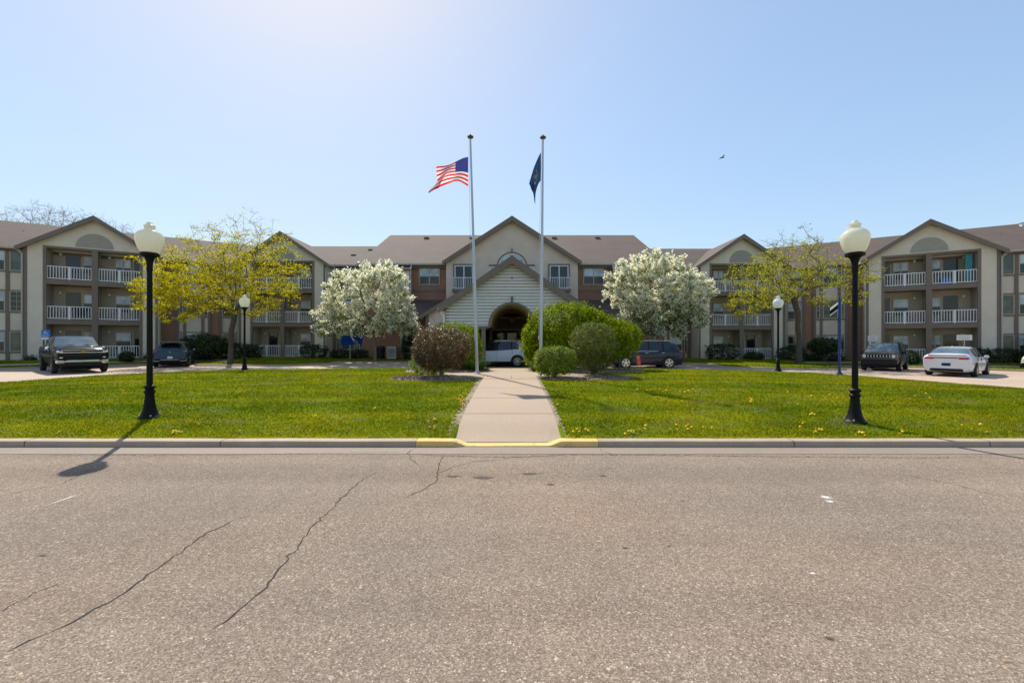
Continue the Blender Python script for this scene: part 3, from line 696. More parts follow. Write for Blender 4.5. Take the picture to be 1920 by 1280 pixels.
m = MB(); m.slab([(-13.2, E0, 8.29), (13.2, E0, 8.29), (13.05, RY, RZ), (-13.05, RY, RZ)], .12); m.build('roof', 'shingles', B)
m = MB(); m.slab([(-13.05, RY, RZ-.002), (13.05, RY, RZ-.002), (13.2, 55.4, 8.29), (-13.2, 55.4, 8.29)], .12); m.build('roof', 'shingles', B)
m = MB()
for sx in (-1, 1): m.add([(sx*12.9, 36.7, .1), (sx*12.9, 55, .1), (sx*12.9, 55, 8.3), (sx*12.9, RY, RZ-.15), (sx*12.9, 36.7, 8.3)], [(0, 1, 2, 3, 4)])
m.add([(-12.9, 55, .1), (12.9, 55, .1), (12.9, 55, 8.3), (-12.9, 55, 8.3)], [(0, 1, 2, 3)]); m.build('wall', 'siding_tan', B)
for x, y, z in ((-8.9, 44.4, 12.45), (-4.2, 44.4, 12.45), (4.4, 44.4, 12.45), (8.9, 44.4, 12.45)):
    m = MB(); z -= .12; m.box((x-.2, y-.2, z-.2), (x+.2, y+.2, z+.08)); m.box((x-.25, y-.26, z+.08), (x+.25, y+.26, z+.12)); m.build('roof_vent', 'bronze', B)
# main gable
GY, GP, GS, GE = 35.3, 11.9, .65, 5.66
T = Fr((0, GY), (1, 0)); m = MB()
lapwall(m, T, 4.6, GP-.12, lambda z: (-min(5.45, (GP-.12-z)/GS), min(5.45, (GP-.12-z)/GS)), lap=.12, proud=.006, extra=(GP-.12-5.45*GS,))
for sx in (-1, 1): m.add([(sx*5.45, GY, 4.6), (sx*5.45, 36.7, 4.6), (sx*5.45, 36.7, 8.25), (sx*5.45, GY, 8.25)], [(0, 1, 2, 3)])
m.build('wall', 'stucco', B)
for sx in (-1, 1):
    ze = GP-GS*GE
    m = MB(); m.slab([(0, GY-.4, GP), (sx*GE, GY-.4, ze), (sx*GE, 37., ze), (0, 43.8, GP)], .1); m.build('roof', 'shingles', B)
    m = MB(); T_ = T
    m.add([T(0, .44, GP+.03), T(sx*(GE+.05), .44, ze), T(sx*(GE+.05), .44, ze-.34), T(0, .44, GP-.42), T(0, .32, GP+.03), T(sx*(GE+.05), .32, ze), T(sx*(GE+.05), .32, ze-.34), T(0, .32, GP-.42)],
          [(0, 1, 2, 3), (7, 6, 5, 4), (0, 4, 5, 1), (3, 2, 6, 7), (1, 5, 6, 2)])
    m.add([T(0, .32, GP-.12), T(sx*GE, .32, ze-.12), T(sx*GE, -.02, ze-.12), T(0, -.02, GP-.12)], [(0, 1, 2, 3)]); m.build('rake_board', 'brown_trim', B)
    # glazed balcony doors with railing
    a, b = (-4.74, -3.2) if sx < 0 else (3.12, 4.66)
    t = MB(); t.box((a-.13, .0, 6.0), (a-.002, .07, 8.05), T=T); t.box((b+.002, 0, 6.0), (b+.13, .07, 8.05), T=T); t.box((a-.002, 0, 7.93), (b+.002, .068, 8.05), T=T); t.box((a-.16, 0, 5.72), (b+.16, .38, 5.93), T=T); t.build('trim', 'brown_trim', B)
    window(T, a, b, 5.96, 7.92, 'slider', .02, .07, 'white_metal'); railing(T, a-.1, b+.1, 5.96, .3)
# arched window group
m = MB(); n = 24; c = 7.78
def arcring(m, T, r0, r1, v0, v1, cz, a0=0., a1=math.pi, n=24, mi=0, cx=0.):
    for i in range(n):
        p, q = a0+(a1-a0)*i/n, a0+(a1-a0)*(i+1)/n; P = []
        for r in (r0, r1):
            for t in (p, q): 
                for v in (v0, v1): P.append(T(cx+r*math.cos(t), v, cz+r*math.sin(t)))
        m.add(P, [(1, 3, 7, 5), (0, 1, 5, 4)[::-1] if 0 else (4, 5, 7, 6), (0, 2, 3, 1)], mi)
arcring(m, T, 1.14, 1.26, .0, .09, c); m.box((-.05, .05, 9.04), (.05, .1, 9.32), T=T); m.box((-1.9, 0, 7.86), (-1.17, .07, 8.0), T=T); m.box((1.17, 0, 7.86), (1.9, .07, 8.0), T=T); m.build('trim', 'brown_trim', B)
w = MB(); arcring(w, T, 1.06, 1.14, .0, .07, c); w.box((-.03, .02, c), (.03, .06, c+1.08), T=T)
for sx in (-1, 1): 
    for a in (R(45),): w.tube(T(0, .04, c), T(sx*1.06*math.cos(a), .04, c+1.06*math.sin(a)), .03, .03, 4)
arcring(w, T, .5, .54, .01, .05, c); w.box((-1.85, .0, 7.74), (1.85, .06, 7.80), T=T); w.box((-1.85, 0, 6.3), (-1.79, .05, 7.74), T=T); w.box((1.79, 0, 6.3), (1.85, .05, 7.74), T=T)
o = w.build('window', 'white_metal', B)
p = MB(); P_ = [T(1.08*math.cos(math.pi*i/n), .015, c+1.08*math.sin(math.pi*i/n)) for i in range(n+1)]; p.add(P_, [tuple(range(n+1))]); p.add([T(-1.79, .015, 6.3), T(1.79, .015, 6.3), T(1.79, .015, 7.74), T(-1.79, .015, 7.74)], [(0, 1, 2, 3)]); p.build('pane', 'glass_blind_sky', o)

# bump-out towers beside the centre
for sx in (-1, 1):
    def W(x, y, z, sx=sx): return (-sx*x, y, z)
    m = MB(); T = Fr((-9.72, 35.75), (1, 0), sx); lapwall(m, T, 3.6, 7.75, lambda z: (0, 1.12), lap=.12, proud=.008)
    for a in (0, 1.12): m.add([T(a, 0, .1), T(a, -.95, .1), T(a, -.95, 8.), T(a, 0, 7.75)], [(0, 1, 2, 3)])
    m.build('wall', 'stucco', B)
    m = MB(); m.slab([W(-9.85, 35.55, 7.72), W(-8.48, 35.55, 7.72), W(-8.62, 36.7, 8.13), W(-9.7, 36.7, 8.13)], .06); m.build('roof', 'shingles', B)
    m = MB(); m.box((-.1, .0, 7.56), (1.22, .16, 7.66), T=T); m.build('trim', 'brown_trim', B)
    m = MB(); m.path([W(-8.5, 36.15, 8.18), W(-8.5, 35.72, 7.7), W(-8.5, 35.68, 5.2)], .045); m.path([W(-9.6, 36.15, 8.18), W(-9.75, 35.6, 7.8)], .04); m.build('downspout', 'gutter', B)

# one storey vestibule with shed roof and low cross gable
m = MB(); m.slab([(-9.5, 33.5, 3.55), (9.5, 33.5, 3.55), (9.5, 36.75, 5.25), (-9.5, 36.75, 5.25)], .12); m.build('roof', 'roof_dark', B) if 'roof_dark' in MAT else m.build('roof', 'shingles', B)
T = Fr((0, 34.), (1, 0)); m = MB(); lapwall(m, T, .1, 3.55, lambda z: (-9.3, 9.3), [rect(-2.6, 2.6, .1, 2.66)], lap=.13, extra=(2.66,))
for sx in (-1, 1): m.add([(sx*9.3, 34, .1), (sx*9.3, 36.7, .1), (sx*9.3, 36.7, 5.1), (sx*9.3, 34, 3.6)], [(0, 1, 2, 3)])
m.build('wall', 'terracotta', B)
m = MB(); m.box((-9.6, 33.36, 3.42), (9.6, 33.5, 3.57)); m.build('gutter', 'gutter', B)
window(T, -8.9, -7.3, .95, 2.3, 'double'); window(T, 7.3, 8.9, .95, 2.3, 'double')
VY, VP, VS, VE = 31.3, 7.55, .60, 6.75
T = Fr((0, VY), (1, 0)); m = MB(); lapwall(m, T, .1, VP-.12, lambda z: (-min(6.3, (VP-.12-z)/VS), min(6.3, (VP-.12-z)/VS)), [rect(-2.6, 2.6, .1, 4.1)], lap=.12, proud=.006, extra=(4.1, VP-.12-6.3*VS))
for sx in (-1, 1): m.add([(sx*6.3, VY, .1), (sx*6.3, 34., .1), (sx*6.3, 34., 3.7), (sx*6.3, VY, 3.7)], [(0, 1, 2, 3)])
m.build('wall', 'stucco', B)
for sx in (-1, 1):
    ze = VP-VS*VE
    m = MB(); m.slab([(0, VY-.35, VP), (sx*VE, VY-.35, ze), (sx*VE, 33.8, ze), (0, 36.7, VP)], .1); m.build('roof', 'shingles', B)
    m = MB(); m.add([T(0, .38, VP+.03), T(sx*(VE+.05), .38, ze), T(sx*(VE+.05), .38, ze-.3), T(0, .38, VP-.38), T(0, .28, VP+.03), T(sx*(VE+.05), .28, ze), T(sx*(VE+.05), .28, ze-.3), T(0, .28, VP-.38)], [(0, 1, 2, 3), (7, 6, 5, 4), (0, 4, 5, 1), (3, 2, 6, 7), (1, 5, 6, 2)]); m.build('rake_board', 'brown_trim', B)
    m = MB(); m.box((min(sx*6.1, sx*6.33), 0, .1), (max(sx*6.1, sx*6.33), .04, 3.7), T=T); arcring(m, T, .55, .66, 0, .07, 2.35, cx=sx*5.1); m.build('trim', 'brown_trim', B)
    w = MB(); arcring(w, T, .49, .55, 0, .05, 2.35, cx=sx*5.1); cx = sx*5.1; w.box((cx-.55, 0, .9), (cx-.49, .05, 2.35), T=T); w.box((cx+.49, 0, .9), (cx+.55, .05, 2.35), T=T); w.box((cx-.49, 0, .9), (cx+.49, .05, .96), T=T); w.box((cx-.02, 0, .96), (cx+.02, .04, 2.85), T=T); w.box((cx-.49, 0, 1.9), (cx-.02, .04, 1.95), T=T); w.box((cx+.02, 0, 1.9), (cx+.49, .04, 1.95), T=T)
    o = w.build('window', 'cream_trim', B); p = MB(); p.add([T(cx+.5*math.cos(math.pi*i/12), .012, 2.35+.5*math.sin(math.pi*i/12)) for i in range(13)]+[T(cx-.5, .012, .9), T(cx+.5, .012, .9)], [tuple(range(15))]); p.build('pane', 'glass_dark', o)

# entrance porch
PY, PP, PS, PE = 25.6, 6.70, .70, 4.30; SP = 2.57; AR = 1.34
T = Fr((0, PY), (1, 0)); m = MB()
def arch(z):
    if z < SP: return (-2.38, 2.38)
    q = AR*AR-(z-SP)**2
    return (-math.sqrt(q), math.sqrt(q)) if q > 0 else None
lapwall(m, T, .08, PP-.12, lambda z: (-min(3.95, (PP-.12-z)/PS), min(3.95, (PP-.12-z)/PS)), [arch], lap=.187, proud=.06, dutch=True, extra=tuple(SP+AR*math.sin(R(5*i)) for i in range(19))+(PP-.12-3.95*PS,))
m.build('porch_wall', ['siding_white', 'siding_groove_shade'], B)
m = MB()
for sx in (-1, 1):
    for i in range(19):
        z = .08+.187*i; m.add([(sx*3.95, 31.3, z), (sx*3.972, PY, z), (sx*3.95, PY, z+.187), (sx*3.95, 31.3, z+.187)], [(0, 1, 2, 3)])
    m.add([(sx*2.38, PY+.02, .05), (sx*2.38, 31.3, .05), (sx*2.38, 31.3, 2.57), (sx*2.38, PY+.02, 2.57)], [(0, 1, 2, 3)]) if 0 else None
m.build('porch_wall', 'siding_white', B)
# barrel vault and flat side ceilings
m = MB(); n = 24; P_ = []
for y in (PY-.02, 35.4):
    for i in range(n+1): a = math.pi*i/n; P_.append((AR*math.cos(a), y, SP+AR*math.sin(a)))
m.add(P_, [(i, i+1, n+2+i, n+1+i) for i in range(n)])
for sx in (-1, 1): m.add([(sx*AR, PY+.03, SP), (sx*3.93, PY+.03, SP), (sx*3.93, 35.4, SP), (sx*AR, 35.4, SP)], [(0, 1, 2, 3)])
m.build('porch_ceiling', 'vault', B)
m = MB(); arcring(m, T, AR-.02, AR+.09, -.03, .07, SP); m.box((-.07, .03, SP+AR+.09), (.07, .12, SP+AR+.42), T=T)
for sx in (-1, 1):
    a, b = sorted((sx*AR, sx*2.6)); m.box((a, -.05, SP-.13), (b, .075, SP+.005), T=T)
    a, b = sorted((sx*3.78, sx*3.98)); m.box((a, -.05, .08), (b, .045, 3.75), T=T)
m.build('trim', 'brown_trim', B)
for sx in (-1, 1):
    for (x, y) in ((1.71, PY+.02), (2.42, PY+.06), (1.55, 31.2), (2.4, 31.2)):
        m = MB(); w = .12 if x == 1.71 else .08; X = sx*x; m.box((X-w, y-w, .05), (X+w, y+w, SP-.13)); m.box((X-w-.04, y-w-.04, SP-.22), (X+w+.04, y+w+.04, SP-.131)); m.box((X-w-.03, y-w-.03, .05), (X+w+.03, y+w+.03, .3)); m.build('porch_column', 'brown_trim', B)
    ze = PP-PS*PE
    m = MB(); m.slab([(0, PY-.42, PP), (sx*PE, PY-.42, ze), (sx*PE, 31.6, ze), (0, 36., PP)], .1); m.build('roof', 'shingles', B)
    m = MB(); m.add([T(0, .46, PP+.03), T(sx*(PE+.05), .46, ze), T(sx*(PE+.05), .46, ze-.36), T(0, .46, PP-.46), T(0, .34, PP+.03), T(sx*(PE+.05), .34, ze), T(sx*(PE+.05), .34, ze-.36), T(0, .34, PP-.46)], [(0, 1, 2, 3), (7, 6, 5, 4), (0, 4, 5, 1), (3, 2, 6, 7), (1, 5, 6, 2)])
    m.add([T(0, .34, PP-.14), T(sx*PE, .34, ze-.14), T(sx*PE, -.02, ze-.14), T(0, -.02, PP-.14)], [(0, 1, 2, 3)]); m.build('rake_board', 'brown_trim', B)
    m = MB(); a, b = sorted((sx*(PE-.04), sx*(PE+.09))); m.box((a, PY-.42, ze-.16), (b, 31., ze-.03)); m.path([(sx*4.33, PY-.3, ze-.15), (sx*4.08, PY-.12, ze-.5), (sx*4.04, PY-.1, .2)], .05); m.build('downspout', 'white_metal' if sx < 0 else 'gutter', B)
m = MB(); m.box((-.05, .02, 5.4), (.05, .08, 5.5), T=T); m.build('porch_lamp', 'bronze', B)
m = MB(); arcring(m, Fr((0, 31.3), (1, 0)), AR-.16, AR-.002, -.05, .05, SP); m.box((-2.36, 31.2, SP-.13), (2.36, 31.36, SP-.002)); m.build('trim', 'terracotta', B)
# pendant lamp under the vault
m = MB(); m.tube((0, 29.5, 3.9), (0, 29.5, 3.2), .012); m.lathe([(.02, .3), (.16, .2), (.18, 0), (.1, -.12)], (0, 29.5, 3.05), 12); m.build('pendant_lamp', 'bronze', B)
# entrance wall with fanlight and doors
T = Fr((0, 35.4), (1, 0)); m = MB()
lapwall(m, T, 2.66, 4.2, lambda z: (-2.6, 2.6), [lambda z: ((-math.sqrt(max(0, .92-(z-2.72)**2)), math.sqrt(max(0, .92-(z-2.72)**2))) if 2.72 < z < 3.67 else None)], lap=.3, flat=True, extra=tuple(2.721+.96*math.sin(R(6*i)) for i in range(16)))
m.build('entrance_wall', 'vault', B)
m = MB(); arcring(m, T, .86, .98, -.02, .05, 2.72); m.box((-2.6, -.02, 2.58), (2.6, .08, 2.72), T=T); m.box((-.035, 0, 2.72), (.035, .05, 3.6), T=T)
for x in (-1.6, -.55, .55, 1.6): m.box((x-.07, 0, .1), (x+.07, .06, 2.58), T=T)
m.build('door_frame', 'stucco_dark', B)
m = MB(); m.add([T(.9*math.cos(math.pi*i/16), -.005, 2.72+.9*math.sin(math.pi*i/16)) for i in range(17)], [tuple(range(17))]); m.build('fanlight', 'glass_dark', B)
for x0, x1 in ((-1.53, -.62), (-.48, .48), (.62, 1.53)):
    m = MB(); m.box((x0, -.04, .1), (x1, 0, 2.58), T=T, m=0); m.box((x0+.1, 0, .3), (x1-.1, .01, 2.45), T=T, m=1); o = m.build('entrance_door', ['black_plastic', 'glass_dark'], B)
    h = MB(); h.tube(T(x1-.08, .03, 1.0), T(x1-.08, .03, 1.4), .015); h.build('door_handle', 'alloy', o)
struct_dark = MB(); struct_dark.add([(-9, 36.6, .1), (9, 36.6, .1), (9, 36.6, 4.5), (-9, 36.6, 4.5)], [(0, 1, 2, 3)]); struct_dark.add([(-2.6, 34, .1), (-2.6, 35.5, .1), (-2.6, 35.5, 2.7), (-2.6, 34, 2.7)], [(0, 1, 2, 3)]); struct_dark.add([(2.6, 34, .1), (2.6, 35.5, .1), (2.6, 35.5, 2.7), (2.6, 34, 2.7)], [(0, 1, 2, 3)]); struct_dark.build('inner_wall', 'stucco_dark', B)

# things kept on balconies and patios
def cloth_strip(name, P, w, h, mat, label, cat, seed, n=10):
    r = random.Random(seed); m = MB(); V = []
    for i in range(n+1):
        a = w*i/n; o = .06*math.sin(i*2.1+seed)
        for t in range(5): V.append((P[0]+a*P[3]+o*P[4], P[1]+a*P[4]-o*P[3], P[2]-h*t/4+.01*math.sin(i+t)))
    m.add(V, [(i*5+t, (i+1)*5+t, (i+1)*5+t+1, i*5+t+1) for i in range(n) for t in range(4)]); return tag(m.build(name, mat, loc=(P[0], P[1], P[2]-h)), label, cat)
T = Fr((-30.45, 31.15), d, 1, -.24)
q = T(-2.35, -.35, 8.1); cloth_strip('curtain', (q[0], q[1], q[2], -.852, .524), .38, 1.9, 'curtain_teal', 'teal curtain hanging at the outer edge of the top right balcony', 'curtain', 1)
def deck_chair(T, u, v, z, mat, label):
    e = empty('patio_chair', T(u, v, z), label, 'chair'); w = .27
    for nm, pts in (('seat', ((-w, -w, .42), (w, w, .47))), ('backrest', ((-w, -w-.03, .50), (w, -w+.02, .98)))):
        m = MB(); m.box(*pts, T=lambda a, b, c: T(u+a, v+b, z+c)); m.build(nm, mat, e)
    for a in (-w+.03, w-.03):
        for b in (-w+.03, w-.03): m = MB(); m.box((a-.02, b-.02, .003), (a+.02, b+.02, .42), T=lambda x, y, c: T(u+x, v+y, z+c)); m.build('leg', mat, e)
Ti = Fr((-19.1, 35.5), (1, 0), 1, -.24)
deck_chair(Ti, 2.05, -.55, 6.02, 'red_cloth', 'red patio chair behind the railing of a top floor balcony right of the entrance')
m = MB(); pq = [T(-1.0, -.4, 6.03), ]; m.box((-1.35, -.75, 6.025), (-.7, -.2, 6.40), T=T); m.box((-1.38, -.78, 6.40), (-.67, -.17, 6.46), T=T); tag(m.build('storage_box', 'blue_sign', loc=T(-1.0, -.45, 6.02)), 'blue storage box on the floor of the top right balcony', 'box')
Tl = Fr((-30.45, 31.15), d, -1, 0.)
deck_chair(Tl, -1.0, -.7, 3.2, 'black_plastic', 'black patio chair on the middle left balcony above the pickup')
deck_chair(Fr((-19.1, 35.5), (1, 0), -1, 0.), 1.2, -.8, 6.02, 'bronze', 'dark bronze patio chair on the top balcony left of the entrance')
# small wall-hung planters on base walls
def planter(P, label):
    e = empty('planter', P, label, 'planter'); m = MB(); m.box((P[0]-.3, P[1]-.14, P[2]), (P[0]+.3, P[1]+.14, P[2]+.24)); m.build('trough', 'black_plastic', e)
    rr = np.random.default_rng(int(abs(P[0])*10)); pos = rr.normal(size=(260, 3))*[.2, .1, .08]+[P[0], P[1], P[2]+.3]; V, F = scatter_quads(pos, .07, 1.8, rg=rr); npmesh('foliage', V, F, 'leaf_dark', e)
planter(T(3.05, .5, .32), 'dark trough planter at the foot of the right pavilion beside the grey off-roader'); planter(Tl(-3.1, .5, .3), 'dark trough planter at the foot of the left pavilion behind the pickup'); planter(Tl(3.1, .5, .3), 'dark trough planter at the foot of the left pavilion between pickup and blue car')
# utility cabinet and bin by the wall
e = empty('utility_cabinet', (-9.3, 33.2, .33), 'light grey air conditioning cabinet against the wall below the left blossom tree', 'cabinet'); m = MB(); m.box((-9.65, 32.9, .33), (-8.95, 33.5, 1.25)); m.build('casing', 'cabinet_grey', e); m = MB(); [m.box((-9.6, 32.88, .45+.09*i), (-9.0, 32.9, .49+.09*i)) for i in range(8)]; m.build('grille', 'black_plastic', e)
e = empty('waste_bin', (-10.2, 33.2, .33), 'dark green round waste bin beside the grey cabinet left of the entrance', 'bin'); m = MB(); m.lathe([(.27, 0), (.31, .8)], (-10.2, 33.2, .33), 16); m.build('body', 'black_plastic', e, smooth=True); m = MB(); m.lathe([(.33, 0), (.33, .06), (.2, .16), (.05, .2)], (-10.2, 33.2, 1.13), 16); m.build('lid', 'black_plastic', e, smooth=True)
# ------------------------------------------------------------------ street lamps
def lamp(x, y, H, label, cat='street lamp', gm='globe_cream', k=1., proto=None):
    z0 = float(gl(x, y)) if y < float(yfar(x)) else float(gd(x, y))
    e = empty('street_lamp', (x, y, z0-.01), label, cat, 'acorn globe street lamps')
    L = lambda n_, prof, mt, par=e, z=0., n=20: MBl(prof, z, n).build(n_, mt, par, world=False, smooth=True)
    def MBl(prof, z, n): m = MB(); m.lathe(prof, (0, 0, z), n); return m
    L('base', [(.178*k, 0), (.178*k, .035), (.155*k, .055), (.140*k, .08), (.112*k, .15), (.09*k, .26), (.076*k, .38), (.07*k, .48)], 'black_paint')
    L('collar', [(.085*k, .48), (.094*k, .50), (.085*k, .525), (.07*k, .535), (.07*k, .565), (.094*k, .58), (.097*k, .60), (.08*k, .625), (.052*k, .64)], 'black_paint')
    L('pole', [(.050*k, .64), (.048*k, 1.2), (.044*k, H-.92)], 'black_paint')
    b = MB(); 
    for i in range(4): t = R(45+90*i); b.lathe([(.014, 0), (.014, .03)], (.152*k*math.cos(t), .152*k*math.sin(t), .05), 6)
    b.build('bolt', 'steel_pole', e, world=False)
    g = H-.62
    L('globe_holder', [(.043*k, -.34), (.050*k, -.30), (.050*k, -.20), (.056*k, -.14), (.080*k, -.07), (.128*k, -.035), (.152*k, -.03), (.155*k, .015), (.13*k, .03)], 'black_paint', z=g)
    gb_ = L('globe', [(.125, .02), (.148, .05), (.178, .10), (.203, .17), (.221, .24), (.227, .29), (.222, .34), (.205, .385), (.175, .422), (.138, .447), (.096, .462), (.083, .475), (.084, .50), (.075, .51)], gm, z=g, n=32)
    L('cap', [(.076, .51), (.092, .52), (.094, .545), (.075, .562), (.056, .572), (.052, .585), (.048, .60), (.03, .618), (.005, .628)], gm, par=gb_, z=g, n=24)
    return e
lamp(-6.93, 8.16, 3.75, 'large black lamp with cream globe on the lawn in front of the yellow tree')
lamp(6.27, 7.8, 3.70, 'large black lamp with cream globe on the lawn in front of the grey off-roader')
lamp(-12.6, 20.1, 3.60, 'small distant black lamp with cream globe at the far lawn edge beside the tree trunk')
lamp(12.6, 20.2, 3.62, 'small distant black lamp with clear white globe at the far right lawn edge', gm='globe_white')

# ------------------------------------------------------------------ flagpoles and flags
def pole(x, y, H, lean, label):
    z0 = float(gl(x, y))+.01; e = empty('flagpole', (x, y, z0), label, 'flagpole', 'flagpoles beside the walk')
    m = MB(); n = 16
    for i in range(12):
        a, b = i/12, (i+1)/12; r = lambda t: .060-.028*max(0, (t-.25)/.75)
        m.tube((lean*a, 0, H*a), (lean*b, 0, H*b), r(a), r(b), n, cap=(i in (0, 11)))
    m.build('pole', 'steel_pole', e, world=False, smooth=True)
    m = MB(); m.lathe([(.12, 0), (.12, .03), (.09, .06), (.078, .08)], (0, 0, 0), 16); m.build('base_collar', 'steel_pole', e, world=False, smooth=True)
    m = MB(); m.lathe([(.03, 0), (.035, .06), (.10, .075), (.118, .10), (.11, .125), (.06, .15), (.03, .165), (.025, .2), (.005, .215)], (lean, 0, H-.02), 20); m.build('finial', 'bronze', e, world=False, smooth=True)
    m = MB(); m.path([(lean-.05, -.06, H-.05), (lean*.6-.10, -.08, H*.6), (-.08, -.08, 1.3)], .006, 5); m.build('halyard', 'rope', e, world=False)
    m = MB(); m.box((-.10, -.1, 1.25), (-.06, -.04, 1.4)); m.build('cleat', 'steel_pole', e, world=False)
    return z0
HP = 15.7
zA = pole(-1.28, HP, 8.62, -.25, 'tall tapered metal flagpole left of the walk, flying the striped flag')
zB = pole(1.06, HP, 8.60, .08, 'tall tapered metal flagpole right of the walk, carrying the navy flag')
def cloth(fn, ns, nt_, matf, name, mats, label, cat, loc, extra=None, th=.004):
    V = []; F = []; M_ = []
    for i in range(ns+1):
        for j in range(nt_+1): V.append(fn(i/ns, j/nt_))
    for i in range(ns):
        for j in range(nt_): F.append((i*(nt_+1)+j, (i+1)*(nt_+1)+j, (i+1)*(nt_+1)+j+1, i*(nt_+1)+j+1)); M_.append(matf((i+.5)/ns, (j+.5)/nt_))
    m = MB(); m.v = V; m.f = F; m.m = M_
    if extra: extra(m)
    return tag(m.build(name, mats, loc=loc, smooth=True), label, cat)
X0, ZT = -1.28-.25*.78-.13, 1.65+345/800*HP
def usf(s, t):
    x = X0-(1.14+.36*float(sm(.5, .95, t))*s**1.5)*s-.02*math.sin(6*s)
    ztop = -.02-.36*s-.10*s*s+.03*math.sin(7*s); zbot = -1.10+.23*math.sin(math.pi*min(1, s*1.25))*(1-.3*s)-.18*s*s
    z = ZT+ztop+(zbot-ztop)*t
    y = HP-.07+.20*math.sin(5.2*s+2.2*t)*s+.13*math.sin(10*s-3.5*t)*s*(.3+t)-.10*math.sin(3.1*t)*s
    return (x, y, z)
def usm(s, t):
    if s < .40 and t < 7/13: return 2
    return 0 if int(t*13) % 2 == 0 else 1
def stars(m):
    for r_ in range(9):
        for c in range(6 if r_ % 2 == 0 else 5):
            s = .40*(c+.5+(.5 if r_ % 2 else 0))/6; t = (7/13)*(r_+1)/10
            for o in (-.006, .006):
                P = []
                for k in range(10):
                    q = (.030 if k % 2 == 0 else .013); a = math.pi/2+math.pi*k/5
                    p = usf(s+q*math.cos(a)/1.2*.62, t-q*math.sin(a)/1.12); P.append((p[0], p[1]+o, p[2]))
                m.add(P, [tuple(range(10))], 1)
cloth(usf, 60, 52, usm, 'flag', ['flag_red', 'flag_white', 'flag_blue'], 'red and white striped flag with a starred blue canton waving from the left pole', 'flag', (X0, HP, ZT-1.1), stars)
X1, Z1 = 1.06+.07-.05, 1.65+352/800*HP
def navf(s, t):
    # nearly limp flag: fly edge hangs down to the left of the pole
    hz = -1.02*t; x = X1-.05*t+(-.42*math.sin(min(1, s*1.15)*math.pi*.62))*(1-.12*t)*min(1, s*3)-.0
    x = X1-.02-.44*s**.85*(1-.55*t*s)
    z = Z1+hz-1.12*s**1.1*(1-.28*t)
    y = HP-.07+.10*math.sin(9*s+4*t)*s+.14*s*t*math.cos(7*t)-.06*math.sin(12*t)*s
    return (x, y, z)
def emblem(m):
    def disc(s, t, a, b, mi, o, n=16, a0=0, a1=2*math.pi):
        P = [navf(s+a*math.cos(a0+(a1-a0)*k/n), t+b*math.sin(a0+(a1-a0)*k/n)) for k in range(n)]
        for oo in (-o, o): m.add([(p[0], p[1]+oo, p[2]) for p in P], [tuple(range(n))], mi)
    disc(.46, .46, .09, .10, 1, .010); disc(.46, .47, .055, .065, 2, .014)
    def arc(s, t, r0, r1, a0, a1, mi, o=.012, n=12):
        for oo in (-o, o):
            P = []
            for k in range(n+1):
                q = a0+(a1-a0)*k/n
                for r in (r0, r1): p = navf(s+r*math.cos(q), t+r*1.15*math.sin(q)); P.append((p[0], p[1]+oo, p[2]))
            m.add(P, [(2*k, 2*k+1, 2*k+3, 2*k+2) for k in range(n)], mi)
    arc(.46, .46, .17, .20, R(20), R(160), 3); arc(.46, .46, .14, .165, R(120), R(235), 3); arc(.46, .46, .14, .165, R(-60), R(55), 3); arc(.46, .46, .11, .14, R(215), R(325), 4)
cloth(navf, 44, 30, lambda s, t: 0, 'flag', ['navy_cloth', 'bronze', 'gold', 'flag_white', 'flag_red'], 'navy blue flag with a small central crest hanging almost limp from the right pole', 'flag', (X1, HP, Z1-1.2), emblem)

# ------------------------------------------------------------------ foliage tools
def mst_tree(root, first, pts, bf=.35, rg=rng):
    """connect points to a trunk, balancing edge length with path length; returns nodes, parent, order"""
    nodes = [np.array(root), ]; par = [-1]; plen = [0.]
    for p in first: par.append(len(nodes)-1); plen.append(plen[-1]+np.linalg.norm(np.array(p)-nodes[-1])); nodes.append(np.array(p))
    st = max(1, len(first)-2); P = np.asarray(pts); n = len(P)
    best = np.full(n, 1e9); bi = np.zeros(n, int); done = np.zeros(n, bool)
    def upd(i):
        dd = np.linalg.norm(P-nodes[i], axis=1); c = dd**1.0+bf*plen[i]+np.where(P[:, 2] < nodes[i][2]-.3, (nodes[i][2]-P[:, 2])*.5, 0)
        k = (c < best) & ~done; best[k] = c[k]; bi[k] = i
    for i in range(st, len(nodes)): upd(i)
    for _ in range(n):
        j = int(np.argmin(np.where(done, 1e9, best))); i = int(bi[j]); d = np.linalg.norm(P[j]-nodes[i]); done[j] = True
        if d > .9:       # add a sagging mid node
            mid = (nodes[i]+P[j])/2+rg.normal(size=3)*d*.06; par.append(i); plen.append(plen[i]+d/2); nodes.append(mid); i = len(nodes)-1; upd(i)
        par.append(i); plen.append(plen[i]+np.linalg.norm(P[j]-nodes[i])); nodes.append(P[j]); upd(len(nodes)-1)
    return np.array(nodes), np.array(par)
def radii(nodes, par, tip=.008, e=2.3):
    n = len(nodes); acc = np.zeros(n); ch = np.zeros(n, int); order = range(n-1, 0, -1)
    for i in order:
        if acc[i] == 0: acc[i] = tip**e
        acc[par[i]] += acc[i]; ch[par[i]] += 1
    acc[0] = max(acc[0], tip**e); return acc**(1/e), ch
